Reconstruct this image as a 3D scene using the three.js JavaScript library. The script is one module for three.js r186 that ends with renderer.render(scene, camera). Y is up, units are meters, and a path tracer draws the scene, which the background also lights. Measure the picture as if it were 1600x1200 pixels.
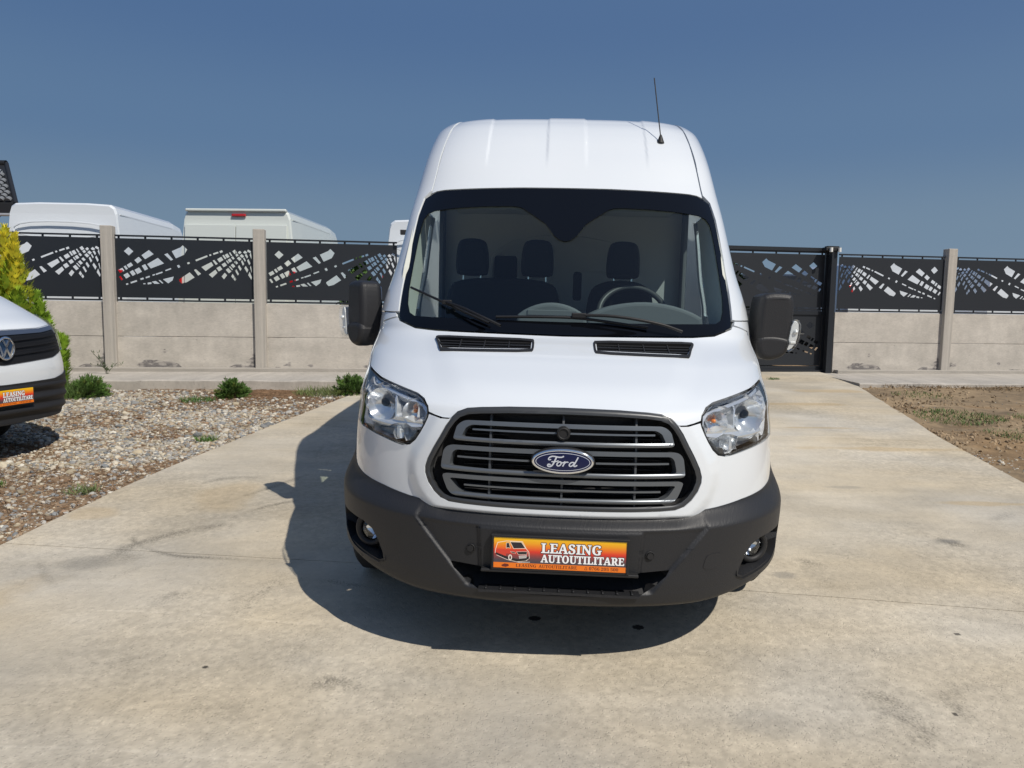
import * as THREE from 'three';
import { mergeGeometries } from 'three/addons/utils/BufferGeometryUtils.js';
import { RoundedBoxGeometry } from 'three/addons/geometries/RoundedBoxGeometry.js';

// ------------------------------------------------------------------ camera, sky, sun, exposure
const scene = new THREE.Scene();
const camera = new THREE.PerspectiveCamera(55.84, 4 / 3, 0.05, 2000);
camera.position.set(0, 1.4336, 0);
camera.rotation.order = 'YXZ';
camera.rotation.set(-0.0992, 0, 0.01405);

const renderer = new THREE.WebGLRenderer({ antialias: true });
renderer.toneMapping = THREE.LinearToneMapping;
renderer.toneMappingExposure = 1.0;
renderer.shadowMap.enabled = true;

const SUN = new THREE.Vector3(0.59, 1, 0.64).normalize();
const sun = new THREE.DirectionalLight(new THREE.Color(1.0, 0.94, 0.85), 4.0);
sun.position.copy(SUN).multiplyScalar(40);
sun.castShadow = true; sun.shadow.radius = 1; sun.shadow.mapSize.set(4096, 4096);
Object.assign(sun.shadow.camera, { left: -25, right: 25, top: 25, bottom: -25, near: 1, far: 100 });
scene.add(sun, sun.target);

const lerp = (a, b, t) => a + (b - a) * t, clamp = (x, a = 0, b = 1) => Math.min(b, Math.max(a, x));
const sstep = (a, b, x) => { const t = clamp((x - a) / (b - a)); return t * t * (3 - 2 * t); };
function rng(seed) { let s = seed >>> 0; return () => { s = (s + 0x6D2B79F5) >>> 0; let t = Math.imul(s ^ (s >>> 15), 1 | s); t = (t + Math.imul(t ^ (t >>> 7), 61 | t)) ^ t; return ((t ^ (t >>> 14)) >>> 0) / 4294967296; }; }
function makeNoise(seed) {                                    // tiling value noise on a lattice of n cells
  const r = rng(seed), P = new Float32Array(65536); for (let i = 0; i < 65536; i++) P[i] = r();
  const at = (x, y) => P[((y & 255) << 8) | (x & 255)];
  const n2 = (x, y, w = 256) => { const xi = Math.floor(x), yi = Math.floor(y), fx = x - xi, fy = y - yi, u = fx * fx * (3 - 2 * fx), v = fy * fy * (3 - 2 * fy), m = (k) => ((k % w) + w) % w;
    return lerp(lerp(at(m(xi), m(yi)), at(m(xi + 1), m(yi)), u), lerp(at(m(xi), m(yi + 1)), at(m(xi + 1), m(yi + 1)), u), v); };
  const fbm = (x, y, o = 4, w = 256) => { let s = 0, a = 0.5, t = 0; for (let i = 0; i < o; i++) { s += a * n2(x, y, w); t += a; x *= 2; y *= 2; w = Math.min(256, w * 2); a *= 0.5; } return s / t; };
  return { n2, fbm };
}
const NZ = makeNoise(7), NB = makeNoise(19);

{ // a hazy blue summer sky: one smooth gradient by height plus the broad glow of the air round the sun
  const W = 512, H = 256, d = new Float32Array(W * H * 4);
  const keys = [[-1, .20, .19, .17], [-.02, .20, .21, .22], [0, .190, .263, .342], [.1, .154, .237, .336], [.22, .098, .182, .318], [.36, .068, .142, .290], [.55, .056, .124, .275], [.75, .05, .115, .265], [1, .048, .11, .255]];
  for (let j = 0; j < H; j++) for (let i = 0; i < W; i++) {
    const el = ((j + .5) / H - .5) * Math.PI, az = ((i + .5) / W - .5) * 2 * Math.PI, y = Math.sin(el), x = Math.cos(az) * Math.cos(el), z = Math.sin(az) * Math.cos(el);
    let k = 0; while (k < keys.length - 2 && y > keys[k + 1][0]) k++;
    const t = sstep(0, 1, (y - keys[k][0]) / (keys[k + 1][0] - keys[k][0]));
    const ang = Math.acos(clamp(x * SUN.x + y * SUN.y + z * SUN.z, -1, 1));
    const glow = y > -.02 ? .34 * Math.exp(-ang / .32) + .10 * Math.exp(-ang / .9) : 0, o = (j * W + i) * 4;
    for (let c = 0; c < 3; c++) d[o + c] = lerp(keys[k][c + 1], keys[k + 1][c + 1], t) + glow * [1, .97, .9][c];
    d[o + 3] = 1;
  }
  const sky = new THREE.DataTexture(d, W, H, THREE.RGBAFormat, THREE.FloatType);
  sky.mapping = THREE.EquirectangularReflectionMapping; sky.magFilter = THREE.LinearFilter; sky.minFilter = THREE.LinearFilter; sky.wrapS = THREE.RepeatWrapping; sky.needsUpdate = true;
  scene.background = sky; scene.environment = sky;
}

// ------------------------------------------------------------------ helpers
const V3 = (x, y, z) => new THREE.Vector3(x, y, z), V2 = (x, y) => new THREE.Vector2(x, y);
const used = {};
function numbered(name) { used[name] = (used[name] ?? -1) + 1; return used[name] ? name + '_' + String(used[name]).padStart(3, '0') : name; }
function thing(name, label, category, pos = [0, 0, 0], ry = 0, group) {
  const o = new THREE.Group(); o.name = numbered(name); o.position.set(...pos); o.rotation.y = ry;
  o.userData = { label, category }; if (group) o.userData.group = group; scene.add(o); return o;
}
function strip(g) { const n = g.index ? g.toNonIndexed() : g; for (const k of Object.keys(n.attributes)) if (!['position', 'normal', 'uv', 'color'].includes(k)) n.deleteAttribute(k); return n; }
function merged(list) { list = list.map(strip); const col = list.every((g) => g.attributes.color), uv = list.every((g) => g.attributes.uv); for (const g of list) { if (!col) g.deleteAttribute('color'); if (!uv) g.deleteAttribute('uv'); } return list.length === 1 ? list[0] : mergeGeometries(list, false); }
function part(name, geo, mat, parent, opt = {}) {
  const m = new THREE.Mesh(Array.isArray(geo) ? merged(geo) : geo, mat); m.name = parent === scene ? numbered(name) : name;
  m.castShadow = m.receiveShadow = true; if (opt.label) m.userData.label = opt.label; if (opt.kind) m.userData.kind = opt.kind; if (opt.category) m.userData.category = opt.category; if (opt.group) m.userData.group = opt.group;
  parent.add(m); return m;
}
const box = (w, h, d, x = 0, y = 0, z = 0, r = 0) => { const g = r ? new RoundedBoxGeometry(w, h, d, 2, r) : new THREE.BoxGeometry(w, h, d); g.translate(x, y, z); return g; };
const tube = (pts, r, seg = 24, rad = 8) => new THREE.TubeGeometry(new THREE.CatmullRomCurve3(pts), seg, r, rad, false);
const cyl = (r0, r1, h, x = 0, y = 0, z = 0, seg = 20) => new THREE.CylinderGeometry(r0, r1, h, seg).translate(x, y, z);
function shapeOf(pts, holes = []) { const s = new THREE.Shape(pts.map((p) => V2(...p))); for (const h of holes) s.holes.push(new THREE.Path(h.map((p) => V2(...p)))); return s; }
function extrude(pts, depth, bevel = 0, holes = [], seg = 3) { return new THREE.ExtrudeGeometry(shapeOf(pts, holes), { depth, bevelEnabled: bevel > 0, bevelThickness: bevel, bevelSize: bevel, bevelOffset: -bevel, bevelSegments: seg, curveSegments: 12 }); }
const rgb = (r, g, b) => new THREE.Color().setRGB(r, g, b);
const std = (c, rough = .6, o = {}) => new THREE.MeshStandardMaterial({ color: Array.isArray(c) ? rgb(...c) : c, roughness: rough, side: THREE.DoubleSide, ...o });
const phy = (c, rough = .5, o = {}) => new THREE.MeshPhysicalMaterial({ color: Array.isArray(c) ? rgb(...c) : c, roughness: rough, side: THREE.DoubleSide, ...o });
function tex(n, fn, o = {}) {                                  // square data texture; fn(u, v) -> [r, g, b] sRGB 0..1 or a height
  const m = o.h ?? n, d = new Uint8Array(n * m * 4);
  for (let j = 0; j < m; j++) for (let i = 0; i < n; i++) { let c = fn(i / n, j / m, i, j); if (!Array.isArray(c)) c = [c, c, c]; const k = (j * n + i) * 4; for (let q = 0; q < 3; q++) d[k + q] = clamp(c[q]) * 255; d[k + 3] = 255; }
  const t = new THREE.DataTexture(d, n, m, THREE.RGBAFormat); t.wrapS = t.wrapT = o.clamp ? THREE.ClampToEdgeWrapping : THREE.RepeatWrapping; t.magFilter = THREE.LinearFilter; t.minFilter = THREE.LinearMipmapLinearFilter; t.generateMipmaps = true;
  if (!o.data) t.colorSpace = THREE.SRGBColorSpace; if (o.repeat) t.repeat.set(...(Array.isArray(o.repeat) ? o.repeat : [o.repeat, o.repeat])); t.needsUpdate = true; return t;
}
function pchip(T) {
  const xs = T.map((p) => p[0]), ys = T.map((p) => p[1]), n = xs.length, h = [], d = [], m = new Array(n).fill(0);
  for (let i = 0; i < n - 1; i++) { h.push(xs[i + 1] - xs[i]); d.push((ys[i + 1] - ys[i]) / h[i]); }
  for (let i = 1; i < n - 1; i++) if (d[i - 1] * d[i] > 0) { const a = 2 * h[i] + h[i - 1], b = h[i] + 2 * h[i - 1]; m[i] = (a + b) / (a / d[i - 1] + b / d[i]); }
  m[0] = d[0]; m[n - 1] = d[n - 2];
  return (x) => { x = clamp(x, xs[0], xs[n - 1]); let i = 0; while (i < n - 2 && x >= xs[i + 1]) i++; const t = (x - xs[i]) / h[i], t2 = t * t, t3 = t2 * t;
    return (2 * t3 - 3 * t2 + 1) * ys[i] + (t3 - 2 * t2 + t) * h[i] * m[i] + (-2 * t3 + 3 * t2) * ys[i + 1] + (t3 - t2) * h[i] * m[i + 1]; };
}
// the lie of the land: level under the cameraman, then rising gently to the gate
function G(z) { const t = -z - 2.5, s = t < -.4 ? 0 : t < .4 ? (t + .4) * (t + .4) / 1.6 : t; const v = .0545 * s; return v < .46 ? v : .46 + .06 * (1 - Math.exp(-(v - .46) / .06)); }

// ------------------------------------------------------------------ lofted vehicle skin: S(u, y); u = 0 centre line, 1 where the nose turns into the flank, beyond 1 metres back along the flank
function loft(T) {
  const zc = pchip(T.zc), w = pchip(T.w), D = pchip(T.d), N = pchip(T.n), flare = T.flare ?? .04, tilt = T.tilt ?? 0;
  const L = { zc, w, D, N };
  L.S = (u, y) => { const s = Math.sign(u) || 1, a = Math.abs(u), f = Math.min(a, 1), n = N(y), e = Math.max(a - 1, 0), W = w(y);
    const x = W * Math.pow(Math.sin(Math.PI / 2 * f), 2 / n) + (e > 0 ? (1 - Math.exp(-e * e / .36)) * Math.min(flare, W * .045) : 0);
    const z = zc(y) - D(y) * (1 - Math.pow(Math.max(0, Math.cos(Math.PI / 2 * f)), 2 / n)) - e;
    return V3(s * x, y + tilt * Math.max(0, -z - 2.7), z); };
  L.u = (x, y) => { const a = clamp(Math.abs(x) / Math.max(w(y), 1e-4)); return Math.sign(x) * 2 / Math.PI * Math.asin(Math.pow(a, N(y) / 2)); };
  L.uz = (z, y) => { const dz = zc(y) - z, c = 1 - dz / D(y); return c <= 0 ? 1 + dz - D(y) : 2 / Math.PI * Math.acos(Math.pow(c, N(y) / 2)); };
  L.normal = (u, y) => { const a = L.S(u + .003, y).sub(L.S(u - .003, y)), b = L.S(u, y + .003).sub(L.S(u, y - .003)); return a.cross(b).normalize(); };
  L.P = (u, y, off = 0) => L.S(u, y).addScaledVector(L.normal(u, y), off);
  L.at = (x, y, off = 0) => L.P(L.u(x, y), y, off);
  return L;
}
function dens(pts, h, closed = true) { const o = []; for (let i = 0; i < (closed ? pts.length : pts.length - 1); i++) { const a = pts[i], b = pts[(i + 1) % pts.length], n = Math.max(1, Math.ceil(Math.hypot(b[0] - a[0], b[1] - a[1]) / h)); for (let k = 0; k < n; k++) o.push([lerp(a[0], b[0], k / n), lerp(a[1], b[1], k / n)]); } if (!closed) o.push(pts[pts.length - 1]); return o; }
const full = (half) => half.concat(half.slice().reverse().filter((p) => Math.abs(p[0]) > 1e-6).map((p) => [-p[0], p[1]]));   // half outline from centre top to centre bottom on the right -> closed outline
const mirror = (pts) => pts.map((p) => [-p[0], p[1]]).reverse();
function inset(pts, d) { const n = pts.length, A = pts.reduce((s, p, i) => { const q = pts[(i + 1) % n]; return s + p[0] * q[1] - q[0] * p[1]; }, 0), sg = A > 0 ? 1 : -1;
  return pts.map((p, i) => { const a = pts[(i + n - 1) % n], b = pts[(i + 1) % n]; let x1 = p[0] - a[0], y1 = p[1] - a[1], x2 = b[0] - p[0], y2 = b[1] - p[1]; const l1 = Math.hypot(x1, y1) || 1, l2 = Math.hypot(x2, y2) || 1; const nx = -(y1 / l1 + y2 / l2), ny = x1 / l1 + x2 / l2, l = Math.hypot(nx, ny) || 1; const c = Math.max(.5, l / 2); return [p[0] + sg * nx / l * d / c, p[1] + sg * ny / l * d / c]; }); }
function smooth(pts, k = 1) { for (let r = 0; r < k; r++) { const o = []; for (let i = 0; i < pts.length; i++) { const a = pts[i], b = pts[(i + 1) % pts.length]; o.push([a[0] * .75 + b[0] * .25, a[1] * .75 + b[1] * .25], [a[0] * .25 + b[0] * .75, a[1] * .25 + b[1] * .75]); } pts = o; } return pts; }
// a panel of the skin: outline (front coordinates x, y; or u, y with o.uv), refined to edges of o.h metres, pushed out by o.off + o.disp(x, y), edges folded back by o.skirt
function panel(L, outline, o = {}) {
  const h = o.h ?? .04, conv = (pts) => o.uv ? dens(pts, .03) : dens(pts, .03).map((p) => [L.u(p[0], p[1]), p[1]]);
  let c = conv(outline).map((p) => V2(p[0] * 1.3, p[1])); if (THREE.ShapeUtils.isClockWise(c)) c.reverse();
  const hs = (o.holes ?? []).map((q) => { const v = conv(q).map((p) => V2(p[0] * 1.3, p[1])); if (!THREE.ShapeUtils.isClockWise(v)) v.reverse(); return v; });
  let tris = THREE.ShapeUtils.triangulateShape(c, hs), pts = c.concat(...hs).map((p) => [p.x / 1.3, p.y]);
  let S = pts.map((p) => L.S(p[0], p[1]));
  for (let pass = 0; pass < 9; pass++) {
    const mid = new Map(); let any = false;
    const key = (a, b) => a < b ? a * 1e6 + b : b * 1e6 + a;
    const split = (a, b) => { const k = key(a, b); if (mid.has(k)) return mid.get(k); if (S[a].distanceTo(S[b]) <= h) { mid.set(k, -1); return -1; } const p = [(pts[a][0] + pts[b][0]) / 2, (pts[a][1] + pts[b][1]) / 2]; pts.push(p); S.push(L.S(...p)); mid.set(k, pts.length - 1); any = true; return pts.length - 1; };
    const nt = [];
    for (const [a, b, d] of tris) { const x = split(a, b), y = split(b, d), z = split(d, a), k = (x >= 0) + (y >= 0) + (z >= 0);
      if (!k) nt.push([a, b, d]);
      else if (k === 3) nt.push([a, x, z], [x, b, y], [z, y, d], [x, y, z]);
      else if (k === 1) { if (x >= 0) nt.push([a, x, d], [x, b, d]); else if (y >= 0) nt.push([a, b, y], [a, y, d]); else nt.push([a, b, z], [z, b, d]); }
      else { if (x < 0) nt.push([z, y, d], [a, b, y], [a, y, z]); else if (y < 0) nt.push([a, x, z], [x, b, d], [x, d, z]); else nt.push([x, b, y], [a, x, y], [a, y, d]); } }
    tris = nt; if (!any) break;
  }
  const off = o.off ?? 0, disp = o.disp, F = (u, y) => { const p = L.S(u, y), n = L.normal(u, y); return p.addScaledVector(n, off + (disp ? disp(p.x, y, u) : 0)); };
  const eps = o.eps ?? .0025, P = [], Nn = [];
  for (const [u, y] of pts) { P.push(F(u, y)); const n = disp ? F(u + eps, y).sub(F(u - eps, y)).cross(F(u, y + eps).sub(F(u, y - eps))).normalize() : L.normal(u, y); Nn.push(n); }
  const pos = [], nor = [], uv = [], tv = V3(), tw = V3();
  const edges = new Map();
  for (let [a, b, d] of tris) {
    tv.subVectors(P[b], P[a]).cross(tw.subVectors(P[d], P[a])); if (tv.dot(Nn[a]) + tv.dot(Nn[b]) + tv.dot(Nn[d]) < 0) [b, d] = [d, b];
    for (const i of [a, b, d]) { pos.push(...P[i].toArray()); nor.push(...Nn[i].toArray()); uv.push(P[i].x + P[i].z * .3, P[i].y + P[i].z * .6); }
    for (const [i, j] of [[a, b], [b, d], [d, a]]) { const k = i < j ? i * 1e6 + j : j * 1e6 + i; edges.has(k) ? edges.set(k, null) : edges.set(k, [i, j]); }
  }
  const sk = o.skirt ?? .018;
  if (sk) for (const e of edges.values()) { if (!e) continue; const [i, j] = e, a = P[i], b = P[j], a2 = a.clone().addScaledVector(Nn[i], -sk), b2 = b.clone().addScaledVector(Nn[j], -sk);
    const n = tv.subVectors(b, a).cross(tw.subVectors(a2, a)).normalize().negate();
    for (const q of [a, b2, b, a, a2, b2]) { pos.push(q.x, q.y, q.z); nor.push(n.x, n.y, n.z); uv.push(q.x, q.y); }
    { const m = pos.length - 18, t1 = V3(pos[m + 3] - pos[m], pos[m + 4] - pos[m + 1], pos[m + 5] - pos[m + 2]), t2 = V3(pos[m + 6] - pos[m], pos[m + 7] - pos[m + 1], pos[m + 8] - pos[m + 2]); if (t1.cross(t2).dot(n) < 0) for (let k = nor.length - 18; k < nor.length; k++) nor[k] = -nor[k]; } }
  const g = new THREE.BufferGeometry(); g.setAttribute('position', new THREE.Float32BufferAttribute(pos, 3)); g.setAttribute('normal', new THREE.Float32BufferAttribute(nor, 3)); g.setAttribute('uv', new THREE.Float32BufferAttribute(uv, 2)); return g;
}

// ------------------------------------------------------------------ materials
const grain = tex(256, (u, v) => NB.fbm(u * 64, v * 64, 2, 64), { data: true, repeat: 6 });
const M = {
  paint: phy([.715, .752, .785], .28, { clearcoat: 1, clearcoatRoughness: .04 }),
  plastic: std([.015, .0155, .0178], .52, { bumpMap: grain, bumpScale: .0006 }),
  black: std([.012, .012, .013], .6), gloss: phy([.003, .0035, .005], .05, { specularIntensity: .5 }), wiper: std([.005, .005, .006], .55),
  rubber: std([.018, .018, .018], .85), grille: std([.16, .175, .19], .34, { metalness: .55 }), dark: std([.045, .045, .047], .9),
  chrome: std([.86, .88, .9], .08, { metalness: 1 }), satin: std([.6, .61, .62], .3, { metalness: 1 }), housing: std([.82, .84, .87], .38, { metalness: .4 }), bowl: std([.85, .87, .89], .22, { metalness: .65 }), facet: std([.88, .9, .92], .14, { metalness: .78 }), silver: std([.5, .5, .5], .35, { metalness: .9 }),
  glass: phy([.74, .83, .82], 0, { transmission: 1, thickness: 0, ior: 1.5 }), clear: phy([.96, .97, .97], .02, { transmission: 1, thickness: 0, ior: 1.5 }),
  trim: std([.62, .63, .56], .7), cloth: std([.02, .022, .026], .95), dash: std([.14, .148, .155], .7), bulk: std([.5, .51, .51], .7),
  amber: phy([.8, .22, .02], .2, { clearcoat: 1 }), red: phy([.5, .008, .01], .2, { clearcoat: 1 }), amberGlass: phy([1, .45, .08], .05, { transmission: 1, thickness: 0 }),
};

// ------------------------------------------------------------------ ground, driveway, beds
function sheet(xs, zs, yf, uvs = 1) {                         // grid over x(i), z(j); xs may be a function of z
  const pos = [], uv = [], idx = [], nx = xs.n, nz = zs.length;
  zs.forEach((z) => { for (let i = 0; i <= nx; i++) { const x = lerp(xs.l(z), xs.r(z), i / nx); pos.push(x, yf(x, z), z); uv.push(x * uvs, -z * uvs); } });
  for (let j = 0; j < nz - 1; j++) for (let i = 0; i < nx; i++) { const a = j * (nx + 1) + i, b = a + 1, c = a + nx + 1, d = c + 1; idx.push(a, b, d, a, d, c); }
  const g = new THREE.BufferGeometry(); g.setAttribute('position', new THREE.Float32BufferAttribute(pos, 3)); g.setAttribute('uv', new THREE.Float32BufferAttribute(uv, 2)); g.setIndex(idx); g.computeVertexNormals();
  if (g.attributes.normal.getY(0) < 0) { g.setIndex(idx.map((_, k) => idx[k - (k % 3) + [0, 2, 1][k % 3]])); g.computeVertexNormals(); } return g;
}
const range = (a, b, n) => Array.from({ length: n + 1 }, (_, i) => lerp(a, b, i / n));
const polyline = (pts) => (z) => { const p = pts.map((q) => q.slice()).sort((a, b) => b[1] - a[1]); if (z >= p[0][1]) return p[0][0]; for (let i = 0; i < p.length - 1; i++) if (z >= p[i + 1][1]) return lerp(p[i][0], p[i + 1][0], (p[i][1] - z) / (p[i][1] - p[i + 1][1])); return p[p.length - 1][0]; };
const slabL = polyline([[-3.25, 1], [-2.98, -2.5], [-2.88, -3.98], [-2.82, -4.69], [-2.73, -5.55], [-2.57, -6.4], [-2.35, -7.56], [-2.07, -8.96], [-1.9, -10], [-1.6, -12.6]]);
const slabR = polyline([[3.0, 1], [3.6, -2.5], [3.99, -5.53], [4.22, -6.94], [4.6, -8.61], [5.05, -10.6], [5.13, -11.32], [5.2, -12.6]]);
const asphaltish = (seed) => { const n = makeNoise(seed); return n; };
{
  const gtx = tex(512, (u, v) => { const a = NZ.fbm(u * 8, v * 8, 4, 8), b = NB.fbm(u * 90, v * 90, 2, 90), k = .30 + .16 * a + .16 * b; return [k * 1.22, k * 1.02, k * .78]; }, { repeat: .35 });
  const far = part('ground', sheet({ n: 60, l: () => -400, r: () => 400 }, [60, 20, 8, 4, 2, 0, -1, -2, -2.5, -3, -4, -6, -8, -10, -12, -14, -18, -24, -40, -80, -200, -600], (x, z) => G(z) - .10), std(0xffffff, 1, { map: gtx }), scene, { kind: 'structure' });
}
// concrete: dusty, trowelled, worn, with scuffs and damp patches that are really on it
function concreteMaps() {
  const n = 2048, X0 = -4.2, X1 = 6.2, Z0 = -12.6, Z1 = .6, N3 = makeNoise(31), N4 = makeNoise(47), R = rng(5);
  const marks = [];                                            // rubbed tyre arcs: [cx, cz, r, a0, a1, width, depth]
  for (let i = 0; i < 46; i++) marks.push([lerp(-3.6, 4.6, R()), lerp(-9.5, -1.8, R()), lerp(.3, 2.6, R()), R() * 6.28, lerp(.2, .8, R()), lerp(.015, .07, R()), lerp(.06, .17, R())]);
  // scuffs seen on the slab: [width, depth, x, z, x, z ...]
  const strokes = [[.05, .5, -2.22, -3.71, -2.14, -4.01, -1.95, -4.24, -1.67, -4.42], [.03, .2, -2.61, -3.9, -2.42, -3.64, -2.18, -3.4], [.02, .4, -2.24, -4.18, -2.13, -4.03, -1.85, -3.87, -1.63, -3.84, -1.2, -3.8], [.03, .35, -1.98, -4.7, -1.83, -4.98, -1.66, -5.3, -1.54, -5.56], [.025, .35, -1.8, -4.45, -1.61, -4.74, -1.44, -4.88], [.05, .4, -2.31, -5.14, -2.16, -5.35, -1.84, -5.41], [.045, .5, -.77, -2.58, -.71, -2.65, -.63, -2.65, -.54, -2.57], [.05, .12, -1.6, -2.87, -1.35, -2.48], [.05, .7, 2.56, -4.29, 2.64, -4.23, 2.68, -4.13], [.04, .5, 1.3, -2.62, 1.41, -2.6, 1.45, -2.54], [.05, .4, 1.28, -2.52, 1.41, -2.49, 1.45, -2.37, 1.35, -2.31], [.05, .45, 1.6, -3.96, 1.7, -3.85], [.12, .22, -.88, -2.68, -.85, -2.95, -.77, -3.06], [.05, .3, -1.65, -3.25, -1.63, -3.38, -1.5, -3.32], [.04, .3, 1.7, -2.37, 1.66, -2.61, 2.02, -2.75], [.05, .3, 3.12, -4.62, 3.45, -4.83], [.06, .22, -.45, -2.78, -.25, -2.94, -.09, -2.99], [.10, .25, -2.4, -3.75, -2.0, -3.85], [.07, .28, -2.2, -4.0, -2.0, -3.75], [.03, .3, 2.0, -3.3, 2.5, -3.1, 2.7, -2.8], [.06, .2, -1.2, -2.4, -.9, -2.5]];
  const spots = []; for (let i = 0; i < 620; i++) spots.push([lerp(-3.4, 4.6, R()), lerp(-10, -1.7, R()), lerp(.0015, .007, R() * R()), lerp(.1, .3, R())]);
  spots.push([.12, -3.2, .028, .5], [.58, -3.13, .026, .5], [-1.2, -2.75, .012, .4], [2.0, -3.1, .014, .35], [1.62, -2.5, .01, .4]);
  const f = new Float32Array(n * n), k = new Float32Array(n * n * 3), sx = (X1 - X0) / n, sz = (Z1 - Z0) / n;
  for (const [cx, cz, r, a0, da, w, dp] of marks) { const steps = Math.ceil(r * da / .006); for (let i = 0; i < steps; i++) { const t = i / steps, a = a0 + da * t, x = cx + r * Math.cos(a), z = cz - r * Math.sin(a) * 1.0, e = Math.min(1, 4 * t, 4 * (1 - t)); for (let q = 0; q < 7; q++) { const o = (R() + R() + R() - 1.5) * w, px = Math.floor((x + o * Math.cos(a) - X0) / sx), pz = Math.floor((z - o * Math.sin(a) - Z0) / sz); if (px > 0 && pz > 0 && px < n - 1 && pz < n - 1) f[pz * n + px] = Math.min(.2, f[pz * n + px] + dp * e * .8 * R()); } } }
  for (const [w, dp, ...q] of strokes) { const cv = new THREE.CatmullRomCurve3(Array.from({ length: q.length / 2 }, (_, i) => new THREE.Vector3(q[2 * i], 0, q[2 * i + 1]))), len = cv.getLength(), n1 = Math.ceil(len / .0025); for (let i = 0; i < n1; i++) { const t = i / n1, p = cv.getPoint(t), e = Math.min(1, 5 * t, 5 * (1 - t)), br = sstep(.3, .6, N4.fbm(t * 9 + w * 50, 3, 3)); for (let k = 0; k < 4 + w * 260; k++) { const ox = (R() + R() + R() - 1.5) * w * 1.1, oz = (R() + R() + R() - 1.5) * w * 1.1, px = Math.floor((p.x + ox - X0) / sx), pz = Math.floor((p.z + oz - Z0) / sz); if (px > 0 && pz > 0 && px < n - 1 && pz < n - 1) f[pz * n + px] = Math.min(.20, f[pz * n + px] + dp * .07 * e * (.35 + .65 * br)); } } }
  for (const [x, z, r, d] of spots) { const pr = Math.ceil(r / sx) + 1, cx = Math.floor((x - X0) / sx), cz = Math.floor((z - Z0) / sz); for (let j = -pr; j <= pr; j++) for (let i = -pr; i <= pr; i++) { const q = Math.hypot(i * sx, j * sz * (1 + .5 * NZ.n2(x * 9, z * 9))); if (q < r && cx + i > 0 && cx + i < n && cz + j > 0 && cz + j < n) f[(cz + j) * n + cx + i] += d; } }
  const patch = (x, z, cx, cz, rx, rz, s) => { if (Math.abs(x - cx) > 1.7 * rx || Math.abs(z - cz) > 1.7 * rz) return 0; const q = Math.hypot((x - cx) / rx, (z - cz) / rz) + (N4.fbm(x * 3 + 9, z * 3 + s, 4) - .5) * 1.3; return sstep(1, .45, q); };
  const d = new Uint8Array(n * n * 4);
  for (let j = 0; j < n; j++) for (let i = 0; i < n; i++) {
    const x = X0 + (i + .5) * sx, z = Z0 + (j + .5) * sz, o = j * n + i;
    const big = N3.fbm(x * .55 + 20, z * .75 + 40, 5), mid = N4.fbm(x * 3.1, z * 4.2, 5), fine = N3.fbm(x * 42, z * 42, 3), sp = NB.n2(x * 210, z * 210), drag = N4.fbm(x * 1.2 + z * .3, z * 14, 4);
    const rough = sstep(.42, .6, N4.fbm(x * .8 + 31, z * .8 + 17, 3)), cloud = sstep(.5, .68, N3.fbm(x * 1.5 + 60, z * 1.9 + 9, 5));
    let L = .722 + (big - .5) * .10 + (mid - .5) * .085 - cloud * .035 + (fine - .5) * lerp(.05, .13, rough) + (drag - .5) * .05 + (sp > .9 ? -.09 : sp < .10 ? .06 : 0) * lerp(.35, 1, rough) - f[o];
    const warm = (N3.fbm(x * .9 + 3, z * 1.6 + 8, 4) - .5);
    let r = L * (1.02 + .06 * warm), g = L * (.965), b = L * (.862 - .10 * warm);
    const tan = Math.max(patch(x, z, 3.5, -8.9, .9, .13, 1), patch(x, z, 4.45, -9.95, .6, .16, 2), patch(x, z, 3.6, -6.6, .9, .10, 5), patch(x, z, 3.45, -5.0, .5, .06, 8), patch(x, z, 3.2, -7.5, .5, .07, 6)) * .8 + patch(x, z, -2.45, -3.25, .30, .42, 3) * .6 + patch(x, z, -1.95, -5.0, .25, .35, 11) * .5 + patch(x, z, -2.7, -4.5, .2, .14, 21) * .6;
    r = lerp(r, .66, tan * .42); g = lerp(g, .56, tan * .45); b = lerp(b, .41, tan * .48);
    const grey = Math.max(patch(x, z, 2.64, -4.25, .17, .10, 7), patch(x, z, 1.45, -3.72, .08, .06, 4) * .6, patch(x, z, -2.25, -3.75, .18, .12, 12) * .55, patch(x, z, 2.55, -5.35, .22, .05, 14) * .5, patch(x, z, .9, -2.42, .16, .1, 15) * .35);
    r = lerp(r, .45, grey * .6); g = lerp(g, .44, grey * .6); b = lerp(b, .42, grey * .6);
    const rz = -3.04 + .095 * (x + 0) - (x + .94) * 0 + .012 * Math.sin(x * 5.1), rq = -2.135 + .06 * x + .01 * Math.sin(x * 6), ridge = Math.abs(z - rz) < .008 && x < -.7 && x > -1.9 ? .045 * NB.n2(x * 30, 2) : Math.abs(z - rq) < .006 && x < -.5 ? .04 * NB.n2(x * 30, 5) : 0; r += ridge; g += ridge; b += ridge;
    d[o * 4] = clamp(r) * 255; d[o * 4 + 1] = clamp(g) * 255; d[o * 4 + 2] = clamp(b) * 255; d[o * 4 + 3] = 255;
  }
  const t = new THREE.DataTexture(d, n, n, THREE.RGBAFormat); t.colorSpace = THREE.SRGBColorSpace; t.magFilter = THREE.LinearFilter; t.minFilter = THREE.LinearMipmapLinearFilter; t.generateMipmaps = true; t.needsUpdate = true;
  const NBp = makeNoise(77);
  const bt = tex(1024, (u, v) => .5 + (NBp.fbm(u * 12, v * 12, 4, 12) - .5) * .5 + (NBp.fbm(u * 70, v * 70, 3, 70) - .5) * .3 + (NBp.n2(u * 256, v * 256, 256) > .86 ? -.22 : 0), { data: true, repeat: [(X1 - X0) / 1.3, (Z1 - Z0) / 1.3] });
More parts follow.
